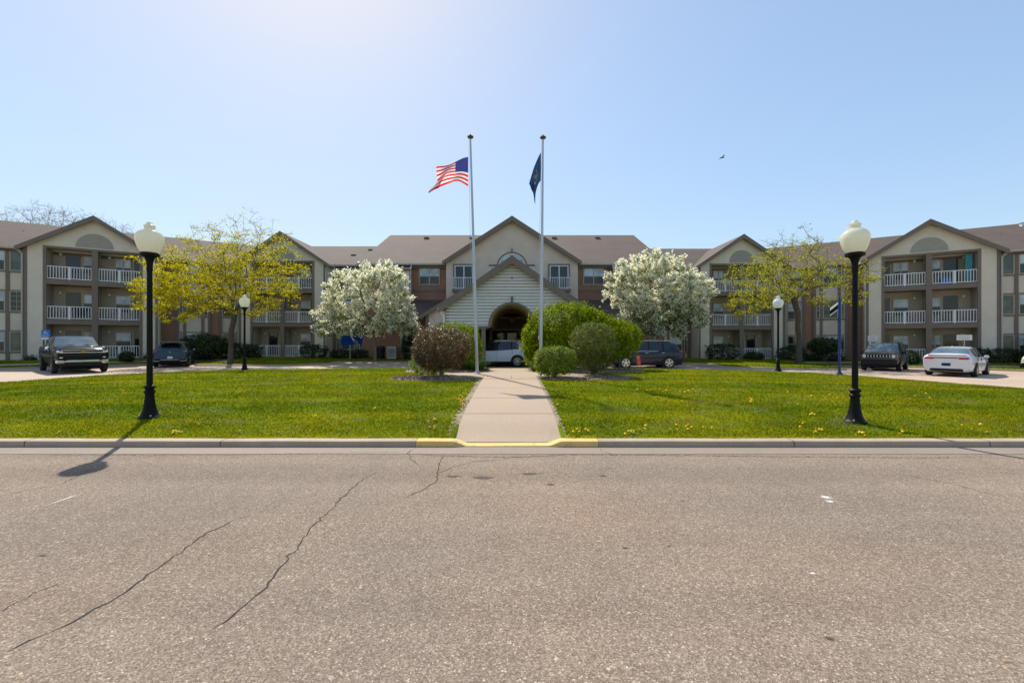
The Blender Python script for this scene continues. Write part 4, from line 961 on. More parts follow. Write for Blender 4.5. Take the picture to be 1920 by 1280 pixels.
def tubes_np(nodes, par, rad, sides=5, sel=None, scale=1.):
    idx = np.array([i for i in range(1, len(nodes)) if sel is None or sel[i]]); a = nodes[par[idx]]; b = nodes[idx]; d = b-a; L = np.linalg.norm(d, axis=1)[:, None]+1e-9; d = d/L
    ref = np.where(np.abs(d[:, 2:3]) > .9, [[1., 0, 0]], [[0, 0, 1.]]); u = np.cross(d, ref); u /= np.linalg.norm(u, axis=1)[:, None]; v = np.cross(d, u)
    # parent end uses child's radius unless it is the main continuation
    ra = np.minimum(rad[par[idx]], rad[idx]*1.25)*scale; rb = rad[idx]*scale; V = []
    for c, r in ((a, ra), (b+d*rb[:, None]*.3, rb)):
        for k in range(sides): t = 2*math.pi*k/sides; V.append(c+(u*math.cos(t)+v*math.sin(t))*r[:, None])
    V = np.stack(V, 1).reshape(-1, 3); m = len(idx); F = []
    base = np.arange(m)*2*sides
    for k in range(sides): F.append(np.stack([base+k, base+(k+1) % sides, base+sides+(k+1) % sides, base+sides+k], 1))
    return V, np.concatenate(F)
def ell_pts(n, ells, rg, shell=0.):
    out = []; vol = np.array([e[3]*e[4]*e[5] for e in ells]); pr = vol/vol.sum()
    k = rg.choice(len(ells), n, p=pr); E = np.array(ells)[k]; d = rg.normal(size=(n, 3)); d /= np.linalg.norm(d, axis=1)[:, None]
    r = (shell+(1-shell)*rg.random(n))**(1/3) if shell == 0 else (shell**3+(1-shell**3)*rg.random(n))**(1/3)
    return E[:, :3]+d*r[:, None]*E[:, 3:6]

def open_tree(base, trunk, ells, ntip, leafn, leafsize, mat, label, group, barktop=None, seed=3, tip=.0075, rbase=None, cluster=.22, thin=None, barkm='bark', leafstyle=1.7):
    rg = np.random.default_rng(seed); e = empty('tree', base, label, 'tree', group)
    P = ell_pts(ntip, ells, rg, .25); nodes, par = mst_tree(base, trunk, P, .30, rg)
    rad, ch = radii(nodes, par, tip); 
    if rbase: 
        f = rbase/rad[0]; rad = np.where(rad > .03, .03+(rad-.03)*(rbase-.03)/(rad[0]-.03+1e-6), rad)
    rad[0] *= 1.35
    nt_ = len(trunk)+1; sel = np.zeros(len(nodes), bool); sel[:nt_] = True
    V, F = tubes_np(nodes, par, rad, 10, sel); npmesh('trunk', V, F, barkm, e, smooth=True)
    V, F = tubes_np(nodes, par, rad, 5, ~sel); npmesh('branches', V, F, barkm, e, smooth=True)
    tips = np.where(ch == 0)[0]; tw = nodes[tips]
    # short side twigs
    m = len(tips); rep = 3; src = np.repeat(np.arange(len(nodes))[nt_:], rep); dd = rg.normal(size=(len(src), 3)); dd[:, 2] = np.abs(dd[:, 2])*.7; dd /= np.linalg.norm(dd, axis=1)[:, None]
    tl = .18+.35*rg.random(len(src)); A = nodes[src]; Bp = A+dd*tl[:, None]
    n2 = np.concatenate([A, Bp]); p2 = np.concatenate([np.zeros(len(A), int), np.arange(len(A))]); sl_ = np.zeros(len(n2), bool); sl_[len(A):] = True
    r2 = np.full(len(n2), tip*.62); V, F = tubes_np(n2, p2, r2, 3, sl_); npmesh('twigs', V, F, barkm, e)
    w = np.ones(len(Bp)); 
    if thin is not None: w = thin(Bp)
    k = rg.choice(len(Bp), leafn, p=w/w.sum()); t = rg.random(leafn)[:, None]**.5; pos = A[k]+(Bp[k]-A[k])*t+rg.normal(size=(leafn, 3))*cluster*[1, 1, .55]
    # gather leaves in tufts
    V, F = scatter_quads(pos, leafsize, leafstyle, .15, rg); npmesh('crown', V, F, mat, e)
    return e
zt = .22
open_tree((-19.0, 28.8, .16), [(-18.98, 28.8, 1.2), (-18.95, 28.82, 2.4), (-18.6, 28.7, 3.6), (-18.1, 28.8, 4.7)],
          [(-20.9, 28.6, 6.0, 3.8, 3.2, 2.4), (-17.2, 28.8, 6.7, 3.2, 3.0, 2.5), (-17.8, 29, 8.4, 2.9, 2.6, 2.0), (-20.2, 28.9, 7.5, 3.0, 2.6, 2.0), (-22.1, 28.2, 4.6, 2.7, 2.2, 2.0), (-16.8, 28.5, 4.7, 2.8, 2.2, 1.8)],
          760, 40000, .088, 'leaf_yellow', 'wide yellow-green budding tree on the grass island behind the left lamp', 'budding trees in front of the building', seed=5, rbase=.16, cluster=.11, thin=lambda p: np.clip(1.7-(p[:, 2]-4)*.27, .10, 1.6)*(1+.9*(p[:, 0] < -21.5)))
open_tree((19.9, 29.6, .1), [(19.9, 29.6, 1.3), (19.8, 29.6, 2.6), (19.75, 29.5, 3.6), (19.5, 29.5, 4.6)],
          [(17.0, 29.3, 5.6, 2.6, 2.6, 2.1), (19.8, 29.6, 6.6, 3.0, 2.8, 2.3), (22.6, 29.5, 5.6, 2.5, 2.2, 1.9), (19.6, 29.8, 8.0, 2.2, 2.1, 1.6), (16.4, 29, 4.5, 1.9, 1.8, 1.4)],
          480, 19000, .088, 'leaf_olive', 'thin yellow-green budding tree with a forked pale trunk behind the right small lamp', 'budding trees in front of the building', seed=9, rbase=.19, cluster=.12, tip=.009, thin=lambda p: np.clip(1.5-(p[:, 2]-4)*.27, .06, 1.5), barkm='bark')
# bare tree far behind the left roof
def bare(base, top, ells, n, label, seed):
    rg = np.random.default_rng(seed); e = empty('bare_tree', base, label, 'tree', 'bare trees behind the roof'); P = ell_pts(n, ells, rg, .2); nodes, par = mst_tree(base, [top], P, .25, rg); rad, ch = radii(nodes, par, .010, 2.2)
    s = np.zeros(len(nodes), bool); s[:2] = True; V, F = tubes_np(nodes, par, rad, 6, s); npmesh('trunk', V, F, 'bark_grey', e)
    V, F = tubes_np(nodes, par, rad, 3, ~s); npmesh('branches', V, F, 'bark_grey', e)
    src = np.repeat(np.arange(2, len(nodes)), 3); dd = rg.normal(size=(len(src), 3)); dd[:, 2] = np.abs(dd[:, 2]); dd /= np.linalg.norm(dd, axis=1)[:, None]; A = nodes[src]; Bp = A+dd*(.3+.6*rg.random((len(src), 1)))
    n2 = np.concatenate([A, Bp]); p2 = np.concatenate([np.zeros(len(A), int), np.arange(len(A))]); sl_ = np.zeros(len(n2), bool); sl_[len(A):] = True; V, F = tubes_np(n2, p2, np.full(len(n2), .008), 3, sl_); npmesh('twigs', V, F, 'bark_grey', e)
bare((-62, 58, 0), (-62.5, 58, 8), [(-64, 58, 16., 5, 4, 4.6), (-59.5, 58, 15.8, 4, 4, 4.)], 900, 'bare leafless tree behind the left roof, tallest and leftmost', 21)
bare((-54, 58, 0), (-54.3, 58, 8), [(-56, 58, 15, 4.2, 4, 3.8), (-52.5, 58, 14.2, 3.6, 3, 3.2)], 700, 'lower bare leafless tree behind the left roof, next to the gable peak', 22)

def blossom(base, trunk, ells, nt_, npet, nleaf, label, seed, low):
    rg = np.random.default_rng(seed); e = empty('blossom_tree', base, label, 'tree', 'white blossom trees')
    P = ell_pts(nt_, ells, rg, .3); nodes, par = mst_tree(base, trunk, P, .3, rg); rad, ch = radii(nodes, par, .012); rad[0] *= 1.3
    s = np.zeros(len(nodes), bool); s[:len(trunk)+1] = True; V, F = tubes_np(nodes, par, rad, 8, s); npmesh('trunk', V, F, 'bark_grey', e, smooth=True)
    V, F = tubes_np(nodes, par, rad, 5, ~s); npmesh('branches', V, F, 'bark_grey', e)
    nn = nodes[len(trunk)+1:]; tf = np.array(ells)
    # blossom sprays: clusters strung along outward shoots
    k = rg.integers(0, len(nn), 2600); c = nn[k]; ctr = tf[:, :3].mean(0); out = c-ctr; out /= np.linalg.norm(out, axis=1)[:, None]+1e-6
    dr = out*.8+rg.normal(size=(2600, 3))*.45; dr[:, 2] += .25; dr /= np.linalg.norm(dr, axis=1)[:, None]; Ls = .25+.45*rg.random(2600)
    j = rg.integers(0, 2600, npet); t = rg.random(npet); pos = c[j]+dr[j]*(Ls[j]*t)[:, None]+rg.normal(size=(npet, 3))*.055
    V, F = scatter_quads(pos, .095, 1.15, .30, rg); npmesh('blossom', V, F, 'petal_white', e)
    wz = np.clip((low-c[:, 2])*.8+.9, .25, 3); j = rg.choice(2600, nleaf, p=wz/wz.sum()); pos = c[j]+dr[j]*(Ls[j]*rg.random(nleaf)*.8)[:, None]+rg.normal(size=(nleaf, 3))*.09
    V, F = scatter_quads(pos, .11, 1.8, .1, rg); npmesh('leaves', V, F, 'leaf_under', e)
blossom((-9.9, 30.9, .3), [(-9.9, 30.9, 1.1), (-9.95, 30.9, 1.8), (-10.1, 30.9, 2.6)], [(-10.4, 30.9, 4.6, 2.9, 2.5, 2.3), (-9.6, 30.9, 5.6, 1.9, 1.8, 1.5), (-12.6, 30.7, 3.1, 2., 1.7, 1.1), (-8.6, 30.7, 3.3, 1.7, 1.7, 1.2), (-7.7, 30.8, 5.0, .5, .5, .6)], 360, 80000, 14000, 'white blossoming crab apple tree left of the entrance porch', 31, 3.)
blossom((10.4, 30.6, .3), [(10.4, 30.6, 1.2), (10.3, 30.6, 2.2), (10.3, 30.6, 3.)], [(10.0, 30.6, 5.3, 3.3, 2.7, 2.5), (9.2, 30.5, 6.2, 2.2, 2., 1.7), (12.2, 30.5, 5.3, 2., 1.8, 2.), (10.6, 30.4, 3.3, 3.3, 2.2, 1.3)], 460, 105000, 26000, 'white blossoming crab apple tree right of the entrance porch behind the navy car', 33, 4.)

# ------------------------------------------------------------------ shrubs
def shrub(x, y, ells, n, size, mat, label, seed, group='shrubs along the building wall', stems=7, stemr=.018, dense=.8, name='shrub', z0=None, rough=.16, cat='shrub', trunk=None, spikes=0, boxy=None):
    """ells relative to the base: (dx,dy,dz,rx,ry,rz)"""
    rg = np.random.default_rng(seed)
    if z0 is None: z0 = float(gl(x, y)) if y < float(yfar(x)) else float(gb(x, y))
    e = empty(name, (x, y, z0), label, cat, group)
    E = np.array(ells, float)
    vol = (E[:, 3]*E[:, 4]*E[:, 5])**.7; k = rg.choice(len(E), n, p=vol/vol.sum()); d = rg.normal(size=(n, 3)); d /= np.linalg.norm(d, axis=1)[:, None]
    if boxy: q = boxy; nrm = (np.abs(d)**q).sum(1)**(1/q); d = d/nrm[:, None]
    ph = rg.random(6)*6; ang = np.arctan2(d[:, 1], d[:, 0]); lump = 1+rough*.5*(np.sin(5*ang+ph[0]+3*d[:, 2])*np.sin(6*d[:, 2]+ph[1])+np.sin(11*ang+ph[2])*np.sin(9*d[:, 2]+ph[3])*.8)
    r = np.where(rg.random(n) < dense, 1-np.abs(rg.normal(size=n))*.075, rg.random(n)**.4)*lump
    pos = E[k, :3]+d*r[:, None]*E[k, 3:6]
    nc = max(60, n//30); cs = rg.choice(n, nc, replace=False); jit = 1+.05*rg.normal(size=(nc, 1)); cpos = E[k[cs], :3]+(pos[cs]-E[k[cs], :3])*jit; cl = rg.integers(0, nc, n); m_ = rg.random(n) < .72
    sp = float(np.mean(E[:, 3:6]))*.035+size*.4
    pos = np.where(m_[:, None], cpos[cl]+rg.normal(size=(n, 3))*sp, pos+rg.normal(size=(n, 3))*size*.35); k = np.where(m_, k[cs][cl], k)
    ins = np.zeros(n, bool)
    for i in range(len(E)): q = (((pos-E[i, :3])/E[i, 3:6])**2).sum(1); ins |= (q < .62) & (k != i) 
    kp = (~ins | (rg.random(n) < .25)) & (pos[:, 2] > .03); ob = (pos-E[k, :3])/E[k, 3:6]; ob /= np.linalg.norm(ob, axis=1)[:, None]+1e-6; pos = pos[kp]; ob = ob[kp]*1.3
    if spikes:
        m = spikes; kk = rg.integers(0, len(E), m); d2 = rg.normal(size=(m, 3)); d2[:, 2] = np.abs(d2[:, 2]); d2 /= np.linalg.norm(d2, axis=1)[:, None]; st_ = E[kk, :3]+d2*E[kk, 3:6]*.95
        for t in np.linspace(0, 1, 7): pos = np.concatenate([pos, st_+(d2*.4+[0, 0, .8])*(.20*t*(.4+rg.random((m, 1))))+rg.normal(size=(m, 3))*.012])
    ob = np.concatenate([ob, np.zeros((len(pos)-len(ob), 3))])
    V, F = scatter_quads(pos+[x, y, z0], size, 1.7, .22, rg, bias=ob*.6); npmesh('foliage', V, F, mat, e)
    # stems
    S_ = []
    for i in range(stems):
        c = E[rg.integers(0, len(E))]; t = c[:3]+rg.normal(size=3)*c[3:6]*[.45, .45, .35]; b = np.array([rg.normal()*.05, rg.normal()*.05, 0.]) if trunk is None else np.array([0, 0, trunk])
        mid = (b+t)/2+rg.normal(size=3)*.05; mid[2] += .05; S_.append((b, mid, t))
    m = MB()
    for b, mi, t in S_: m.tube(b, mi, stemr, stemr*.8, 5); m.tube(mi, t, stemr*.8, stemr*.4, 5)
    # inner twig mass
    for i in range(stems*9):
        c = E[rg.integers(0, len(E))]; a = c[:3]+rg.normal(size=3)*c[3:6]*.32; dd = a-np.array([0, 0, c[2]*.5]); dd = dd/np.linalg.norm(dd)*c[3:6]*.6; m.tube(a, a+dd+rg.normal(size=3)*.08, stemr*.45, stemr*.2, 3, cap=False)
    if trunk is not None: m.tube((0, 0, -.02), (.01, 0, trunk+.02), stemr*3.2, stemr*2.4, 8)
    m.build('stems', 'bark_grey', e, world=False); return e
G1 = 'clipped shrubs flanking the walk'
shrub(-2.42, 14.55, [(0, 0, 1.05, .93, .85, .60), (-.05, 0, .72, .82, .7, .42)], 22000, .05, 'leaf_red', 'reddish purple clipped standard shrub on a short trunk left of the walk', 41, G1, 9, .02, .78, trunk=.38, spikes=120, boxy=2.8, rough=.1)
shrub(-2.9, 15.3, [(0, 0, .42, .75, .5, .42)], 5200, .05, 'leaf_mid', 'loose pale green undergrowth beneath the reddish standard shrub', 42, G1, 6)
shrub(-2.4, 18.1, [(0, 0, 1.05, 1.1, 1., .95), (.5, 0, .8, .65, .8, .65)], 17000, .065, 'leaf_lime', 'lime green rounded shrub behind the reddish standard shrub', 43, G1)
shrub(2.35, 18.4, [(0, 0, 1.45, 1.75, 1.4, 1.35), (-.9, 0, 1.0, 1., 1., .9), (1.0, .2, 1.3, 1.5, 1.2, 1.15)], 60000, .085, 'leaf_lime', 'largest bright lime green dome shaped bush right of the walk', 44, G1, 14, .03, .82, rough=.1, boxy=2.3)
shrub(4.75, 18.9, [(0, 0, 1.35, .98, .9, .82), (-.5, 0, 1.4, .8, .8, .8)], 17000, .07, 'leaf_lime', 'lime green rounded bush on a trunk between the big dome and the navy car', 45, G1, 8, .02, .8, trunk=.6)
shrub(1.43, 14.2, [(0, 0, .56, .66, .55, .44), (0, 0, .62, .60, .5, .40)], 12500, .05, 'leaf_mid', 'low square clipped green shrub with airy base nearest the right flagpole', 46, G1, 12, .012, .75, rough=.1, boxy=3.2)
shrub(2.92, 15.2, [(0, 0, 1.18, .80, .72, .66), (-.02, 0, .72, .62, .55, .55)], 19000, .046, 'leaf_olive_bush', 'tall olive green twiggy clipped shrub beside the low square one', 47, G1, 16, .016, .7, spikes=60, boxy=2.4)
def strap(x, y, label, seed, n=420):
    rg = np.random.default_rng(seed); z0 = float(gl(x, y)); e = empty('leafy_clump', (x, y, z0), label, 'plant', 'strap leaved clumps beside the walk'); V = []; F = []
    for i in range(n):
        a = rg.random()*2*np.pi; r0 = rg.random()*.22; L = .35+.35*rg.random(); sp = .15+.5*rg.random(); bx_, by_ = x+r0*math.cos(a), y+r0*math.sin(a); w = .016; px_, py_ = -math.sin(a)*w, math.cos(a)*w; o = len(V)
        for t in (0, .35, .7, 1.): ww = (1-t)**.5+.05; q = sp*t**1.4; z = z0+L*(t-.35*t*t*t); V += [(bx_+q*math.cos(a)-px_*ww, by_+q*math.sin(a)-py_*ww, z), (bx_+q*math.cos(a)+px_*ww, by_+q*math.sin(a)+py_*ww, z)]
        F += [(o+2*k, o+2*k+1, o+2*k+3, o+2*k+2) for k in range(3)]
    npmesh('foliage', V, F, 'leaf_strap', e)
strap(-1.42, 17.2, 'green strap leaved clump behind the left flagpole', 51); strap(-1.85, 17.5, 'green strap leaved clump under the lime shrub left of the walk', 53, 300); strap(1.05, 17.2, 'green strap leaved clump at the right edge of the walk before the porch', 52, 380)
# foundation planting
def wallshrub(x, y, rx, rz, label, seed, n=5000, mat='leaf_dark', ry=None, size=.09, boxy=None, dz=0.): shrub(x, y, [(0, 0, rz*.92+dz, rx, ry or rx*.8, rz)], n, size, mat, label, seed, stems=5, rough=.12, boxy=boxy, dense=.8)
wallshrub(-23.6, 32.6, 1.65, .95, 'large round dark green shrub behind the blue car', 61, 9000, 'leaf_hedge', dz=.15, size=.12)
wallshrub(-27.0, 29.9, .45, .38, 'small dark round shrub at the left pavilion railing between pickup and lamp', 62, 1800)
wallshrub(-29.3, 29.2, .42, .33, 'smaller dark ball shrub directly right of the pickup', 63, 1600)
wallshrub(-22.0, 33.9, .9, .62, 'dark low hedge left of the yellow tree trunk', 64, 3500, boxy=4)
wallshrub(-20.6, 33.8, .7, .55, 'dark low hedge seen behind the small left lamp', 65, 3000, boxy=4)
wallshrub(-15.6, 33.6, .95, .52, 'dark clipped hedge at the right corner of the inner left pavilion', 66, 4000, boxy=5)
for i, x in enumerate((-13.6, -12.2)): wallshrub(x, 33.9, .75, .36, ('dark low spreading shrub under the left windows, farther from the entrance', 'dark low spreading shrub under the left windows, nearer to the entrance')[i], 67+i, 2600)
wallshrub(-7.9, 33.0, .55, 1.2, 'tall dark upright evergreen left of the entrance porch', 70, 7000, ry=.5, boxy=2.6)
wallshrub(-6.4, 30.2, .9, .6, 'dark purple-brown shrub at the left side of the porch', 71, 3500)
wallshrub(16.3, 33.2, 1.05, .62, 'dark clipped hedge left of the right inner pavilion railing', 72, 4500, boxy=5)
wallshrub(18.9, 33.4, .75, .3, 'dark flat low shrub below the right inner pavilion railing', 73, 2600)
wallshrub(21.9, 33.4, .95, .55, 'dark hedge behind the right budding tree trunk', 74, 4000, boxy=4)
wallshrub(23.7, 32.4, 1.15, .55, 'leafy mid green shrub below the windows behind the blue sign post', 75, 6000, 'leaf_hedge', dz=.75, size=.12)
wallshrub(24.4, 33.3, 1.3, .3, 'low dark shrub row behind the blue sign post', 76, 3600)
wallshrub(28.0, 30.1, .65, .48, 'green loose shrub in front of the right pavilion between the two parked cars', 77, 3200, 'leaf_hedge')
wallshrub(11.9, 31.8, .8, .42, 'small green mound shrub at the foot of the right blossom tree', 78, 2600, 'leaf_hedge')
shrub(33.3, 29.0, [(-1.1, .75, .55, .9, .6, .52), (0, 0, .55, .9, .6, .52), (1.1, -.75, .55, .9, .6, .52), (2.2, -1.5, .55, .9, .6, .52)], 15000, .09, 'leaf_hedge', 'long clipped dark hedge right of the white sedan', 79, name='hedge', cat='hedge', boxy=5, rough=.05, z0=.05)
wallshrub(35.6, 28.3, .9, .5, 'loose green shrub behind the golf cart', 80, 3500, 'leaf_hedge', dz=.9)

# feather banner behind the blossom tree
e = empty('feather_banner', (-13.0, 33.2, .3), 'blue fabric feather banner standing behind the left blossom tree', 'banner')
m = MB(); m.path([(-12.6, 33.2, .3), (-12.6, 33.2, 4.6), (-12.4, 33.2, 5.0)], .03, 6); m.build('pole', 'steel_pole', e)
m = MB(); V = []; n = 16
for i in range(n+1):
    z = 5.0-3.6*i/n; t = i/n; w = .28+.25*math.sin(3*t)+(.35 if t > .62 else 0)*min(1, (t-.62)*6 if t > .62 else 0)*(1-.25*t); o = .08*math.sin(5*t)
    V += [(-12.58+.55*(t > .8)*(t-.8)*4, 33.18+o, z), (-12.58-w, 33.1+o*2+.1*math.sin(9*t), z-.15*math.sin(4*t)-.2*t)]
m.add(V, [(2*i, 2*i+1, 2*i+3, 2*i+2) for i in range(n)]); m.add([(-12.55, 33.15, 2.75), (-12.0, 33.0, 2.45), (-11.35, 33.15, 2.6), (-11.55, 33.1, 1.9), (-11.75, 33.2, 1.25), (-12.05, 33.1, 1.75), (-12.35, 33.12, 1.9)], [(0, 1, 2, 3, 4, 5, 6)]); m.build('fabric', 'blue_banner', e)

# ------------------------------------------------------------------ vehicles (local frame: +x front, z up)
def vehicle(name, label, cat, loc, az, spec):
    """az: heading angle in the XY plane (deg). spec: st stations (x, zb, zs, zt, wb, wt), ws/rw/sw cell indices"""
    e = empty(name, loc, label, cat, 'vehicles around the driveway', rz=R(az)); st = spec['st']; K = len(st)
    rings = []
    for (x, zb, zs, zt, wb, wt) in st:
        hh = [(0, zb), (wb*.80, zb), (wb*.95, zb+.07), (wb, zb+.38*(zs-zb)), (wb*1.0, zb+.62*(zs-zb)), (wb*.975, zs-.05), (wb*.94, zs), (wt, zt-.035), (wt*.90, zt), (wt*.5, zt+.022), (0, zt+.028)]
        rings.append([(x, y, z) for y, z in hh]+[(x, -y, z) for y, z in hh[-2:0:-1]])
    n = len(rings[0]); H = 11
    def seg(j): return j if j < H-1 else n-1-j       # mirrored segment index
    cells = {'body': [], 'windshield': [], 'rear_window': [], 'side_window': []}
    for i in range(K-1):
        for j in range(n):
            a = seg(j); f = (i*n+j, i*n+(j+1) % n, (i+1)*n+(j+1) % n, (i+1)*n+j); k = 'body'
            if i in spec.get('ws', ()) and a in (7, 8, 9): k = 'windshield'
            if i in spec.get('rw', ()) and a in (7, 8, 9): k = 'rear_window'
            if i in spec.get('sw', ()) and a == 6: k = 'side_window'
            cells[k].append(f)
    allv = [p for r in rings for p in r]
    def mk(nm, fs, mat, par):
        used = sorted({i for f in fs for i in f}); mp = {u: k for k, u in enumerate(used)}; m = MB(); m.add([allv[u] for u in used], [tuple(mp[i] for i in f) for f in fs])
        return m.build(nm, mat, par, world=False, smooth=True)
    cells['body'] += [tuple(range(n)), tuple(range((K-1)*n+n-1, (K-1)*n-1, -1))]
    P = spec['paint']; body = mk('body', cells['body'], P, e)
    for k in ('windshield', 'rear_window'): 
        if cells[k]: mk(k, cells[k], spec.get(k, 'car_glass'), e)
    L_ = [f for f in cells['side_window'] if allv[f[0]][1] > 0]; R_ = [f for f in cells['side_window'] if allv[f[0]][1] < 0]
    for fs in (L_, R_): mk('side_window', fs, spec.get('sidemat', 'car_glass'), e)
    Bx = lambda nm, a, b, mat, par=e, bev=0: _bx(nm, a, b, mat, par)
    # pillars : thin strips following the side glass
    for x, wdt in spec.get('pillars', ()):
        for i in range(K-1):
            if st[i][0] >= x >= st[i+1][0]:
                t = (st[i][0]-x)/(st[i][0]-st[i+1][0]); q = [st[i][k]+(st[i+1][k]-st[i][k])*t for k in range(6)]
                for s in (1, -1): m = MB(); m.add([(x-wdt/2, s*(q[4]*.945+.004), q[2]-.01), (x+wdt/2, s*(q[4]*.945+.004), q[2]-.01), (x+wdt/2-.02, s*(q[5]+.008), q[3]-.03), (x-wdt/2-.02, s*(q[5]+.008), q[3]-.03)], [(0, 1, 2, 3)]); m.build('pillar', spec.get('pillarmat', 'black_plastic'), e, world=False)
                break
    W = spec['W']/2; r = spec['r']
    _bx('underbody', (st[-1][0]+.25, -W*.82, r*.55), (st[0][0]-.25, W*.82, st[3][1]+.12), 'black_plastic', e)
    for x in spec['wheels']:
        for s in (1, -1):
            # wheel housing and arch
            m = MB(); nn = 24; P_ = [((r+.07)*math.cos(math.pi*k/nn*1.16-.25), (r+.07)*math.sin(math.pi*k/nn*1.16-.25)) for k in range(nn+1)]
            m.add([(x+a, s*(W+.004), r+b) for a, b in P_]+[(x+a, s*(W-.3), r+b) for a, b in P_], [tuple(range(nn+1))]); m.build('wheel_arch', spec.get('archmat', 'black_plastic'), e, world=False)
            ty = empty_mesh = MB(); w_ = .11
            prof = [(r*.62, -w_), (r*.93, -w_), (r, -w_*.7), (r, w_*.7), (r*.93, w_), (r*.62, w_)]
            ty.lathe(prof, (x, s*(W-.085), r), 28, axis='y'); wh = ty.build('wheel', 'tyre', e, world=False, smooth=True)
            rm = MB(); c = (x, s*(W-.085+w_-.02), r); yo = s*(W+.030)
            nn = 28; 
            for k in range(nn):    # rim ring
                a0, a1 = 2*math.pi*k/nn, 2*math.pi*(k+1)/nn
                rm.add([(x+rr*math.cos(a), yo, r+rr*math.sin(a)) for rr, a in ((r*.58, a0), (r*.66, a0), (r*.66, a1), (r*.58, a1))], [(0, 1, 2, 3)])
            ns = spec.get('spokes', 5)
            for k in range(ns):
                a = 2*math.pi*k/ns+.3; ca, sa = math.cos(a), math.sin(a); wd = .035 if ns < 8 else .02
                for off_ in ((-.11, .11) if spec.get('twin') else (0,)):
                    a2 = a+off_; c2, s2 = math.cos(a2), math.sin(a2)
                    rm.add([(x+.03*ca-wd*sa, yo+s*.003, r+.03*sa+wd*ca), (x+.03*ca+wd*sa, yo+s*.003, r+.03*sa-wd*ca), (x+r*.6*c2+wd*.8*s2, yo+s*.002, r+r*.6*s2-wd*.8*c2), (x+r*.6*c2-wd*.8*s2, yo+s*.002, r+r*.6*s2+wd*.8*c2)], [(0, 1, 2, 3)])
            rm.lathe([(.055, -.004*s), (.05, .006*s)], (x, yo, r), 12, axis='y'); rm.build('rim', 'alloy', wh, world=False)
            bk = MB(); bk.add([(x+r*.62*math.cos(2*math.pi*k/20), s*(W+.0265), r+r*.62*math.sin(2*math.pi*k/20)) for k in range(20)], [tuple(range(20))]); bk.build('brake_disc', 'black_plastic', wh, world=False)
    x_, y_, z_ = spec['mirror']
    for s in (1, -1):
        m = MB(); m.lathe([(.02, -.09), (.085, -.07), (.1, 0), (.085, .07), (.02, .09)], (x_, 0, 0), 10); m.v = [(x_+(a-x_)*.6, s*(y_+.08+b*1.0), z_+c*.85) for a, b, c in m.v]; m.tube((x_, s*(y_-.06), z_-.06), (x_, s*(y_+.05), z_-.03), .025, .025, 6); m.build('mirror', spec.get('mirrormat', P), e, world=False, smooth=True)
    for x in spec.get('handles', ()):
        for s in (1, -1): _bx('door_handle', (x-.10, min(s*(W-.03), s*(W+.02)), spec['hz']), (x+.10, max(s*(W-.03), s*(W+.02)), spec['hz']+.035), spec.get('handlemat', P), e)
    for x in spec.get('doors', ()):     # door shut lines
        for s in (1, -1): m = MB(); m.box((x-.006, min(s*(W-.02), s*(W+.002)), .38), (x+.006, max(s*(W-.02), s*(W+.002)), spec['hz']+.1)); m.build('door_gap', 'black_plastic', e, world=False)
    return e
def _bx(nm, a, b, mat, par, ch=.0):
    (x0, y0, z0), (x1, y1, z1) = a, b; m = MB(); c = min(x1-x0, y1-y0, z1-z0)*.3
    # chamfered box
    V = []; 
    for z, i in ((z0, c), (z0+c, 0), (z1-c, 0), (z1, c)):
        V += [(x0+i, y0+i+c, z), (x0+i+c, y0+i, z), (x1-i-c, y0+i, z), (x1-i, y0+i+c, z), (x1-i, y1-i-c, z), (x1-i-c, y1-i, z), (x0+i+c, y1-i, z), (x0+i, y1-i-c, z)]
    F = [tuple(range(7, -1, -1)), tuple(range(24, 32))]+[(k*8+j, k*8+(j+1) % 8, (k+1)*8+(j+1) % 8, (k+1)*8+j) for k in range(3) for j in range(8)]
    m.add(V, F); return m.build(nm, mat, par, world=False)
def sym(nm, x0, x1, y0, y1, z0, z1, mat, par):
    for s in (1, -1): a, b = sorted((s*y0, s*y1)); _bx(nm, (x0, a, z0), (x1, b, z1), mat, par)
def plate(x, z, par, w=.26, h=.07, mat='white_sign', d=.015): _bx('licence_plate', (x-d, -w/2, z-h), (x+d, w/2, z+h), mat, par)

# black pickup
L = 2.92
pk = vehicle('pickup_truck', 'black pickup truck with chrome bumper facing the camera on the left driveway', 'pickup truck', (-24.3, 23.6, .02), -36.5, dict(paint='paint_black', W=2.02, r=.42, wheels=(1.95, -1.78), spokes=6, mirror=(1.05, .98, 1.30), mirrormat='chrome', hz=1.18, handles=(.45, -.6), handlemat='chrome', doors=(1.15, .05, -1.), ws=(3,), sw=(3, 4, 5), windshield='car_glass_light', pillars=((.05, .08), (-.95, .16)),
   st=[(2.86, .52, 1.16, 1.24, .90, .78), (2.74, .46, 1.20, 1.30, .97, .84), (2.0, .42, 1.24, 1.36, 1.0, .86), (1.28, .42, 1.26, 1.38, 1.01, .86), (.55, .42, 1.27, 1.88, 1.01, .74), (-.3, .42, 1.28, 1.93, 1.01, .76), (-1.05, .42, 1.28, 1.89, 1.01, .75), (-1.12, .42, 1.28, 1.36, 1.01, .95), (-2.8, .45, 1.30, 1.36, 1.0, .95), (-2.9, .5, 1.28, 1.34, .98, .93)]))
_bx('grille', (2.80, -.72, .84), (2.885, .72, 1.04), 'black_plastic', pk); _bx('grille_bar', (2.84, -.86, 1.045), (2.90, .86, 1.085), 'chrome', pk); _bx('grille_bar', (2.84, -.80, 1.17), (2.895, .80, 1.20), 'chrome', pk)
_bx('front_bumper', (2.76, -.66, .56), (2.93, .66, .68), 'chrome', pk); sym('bumper_corner', 2.66, 2.90, .62, .99, .50, .70, 'chrome', pk); _bx('lower_bumper', (2.72, -.72, .36), (2.88, .72, .55), 'black_plastic', pk)
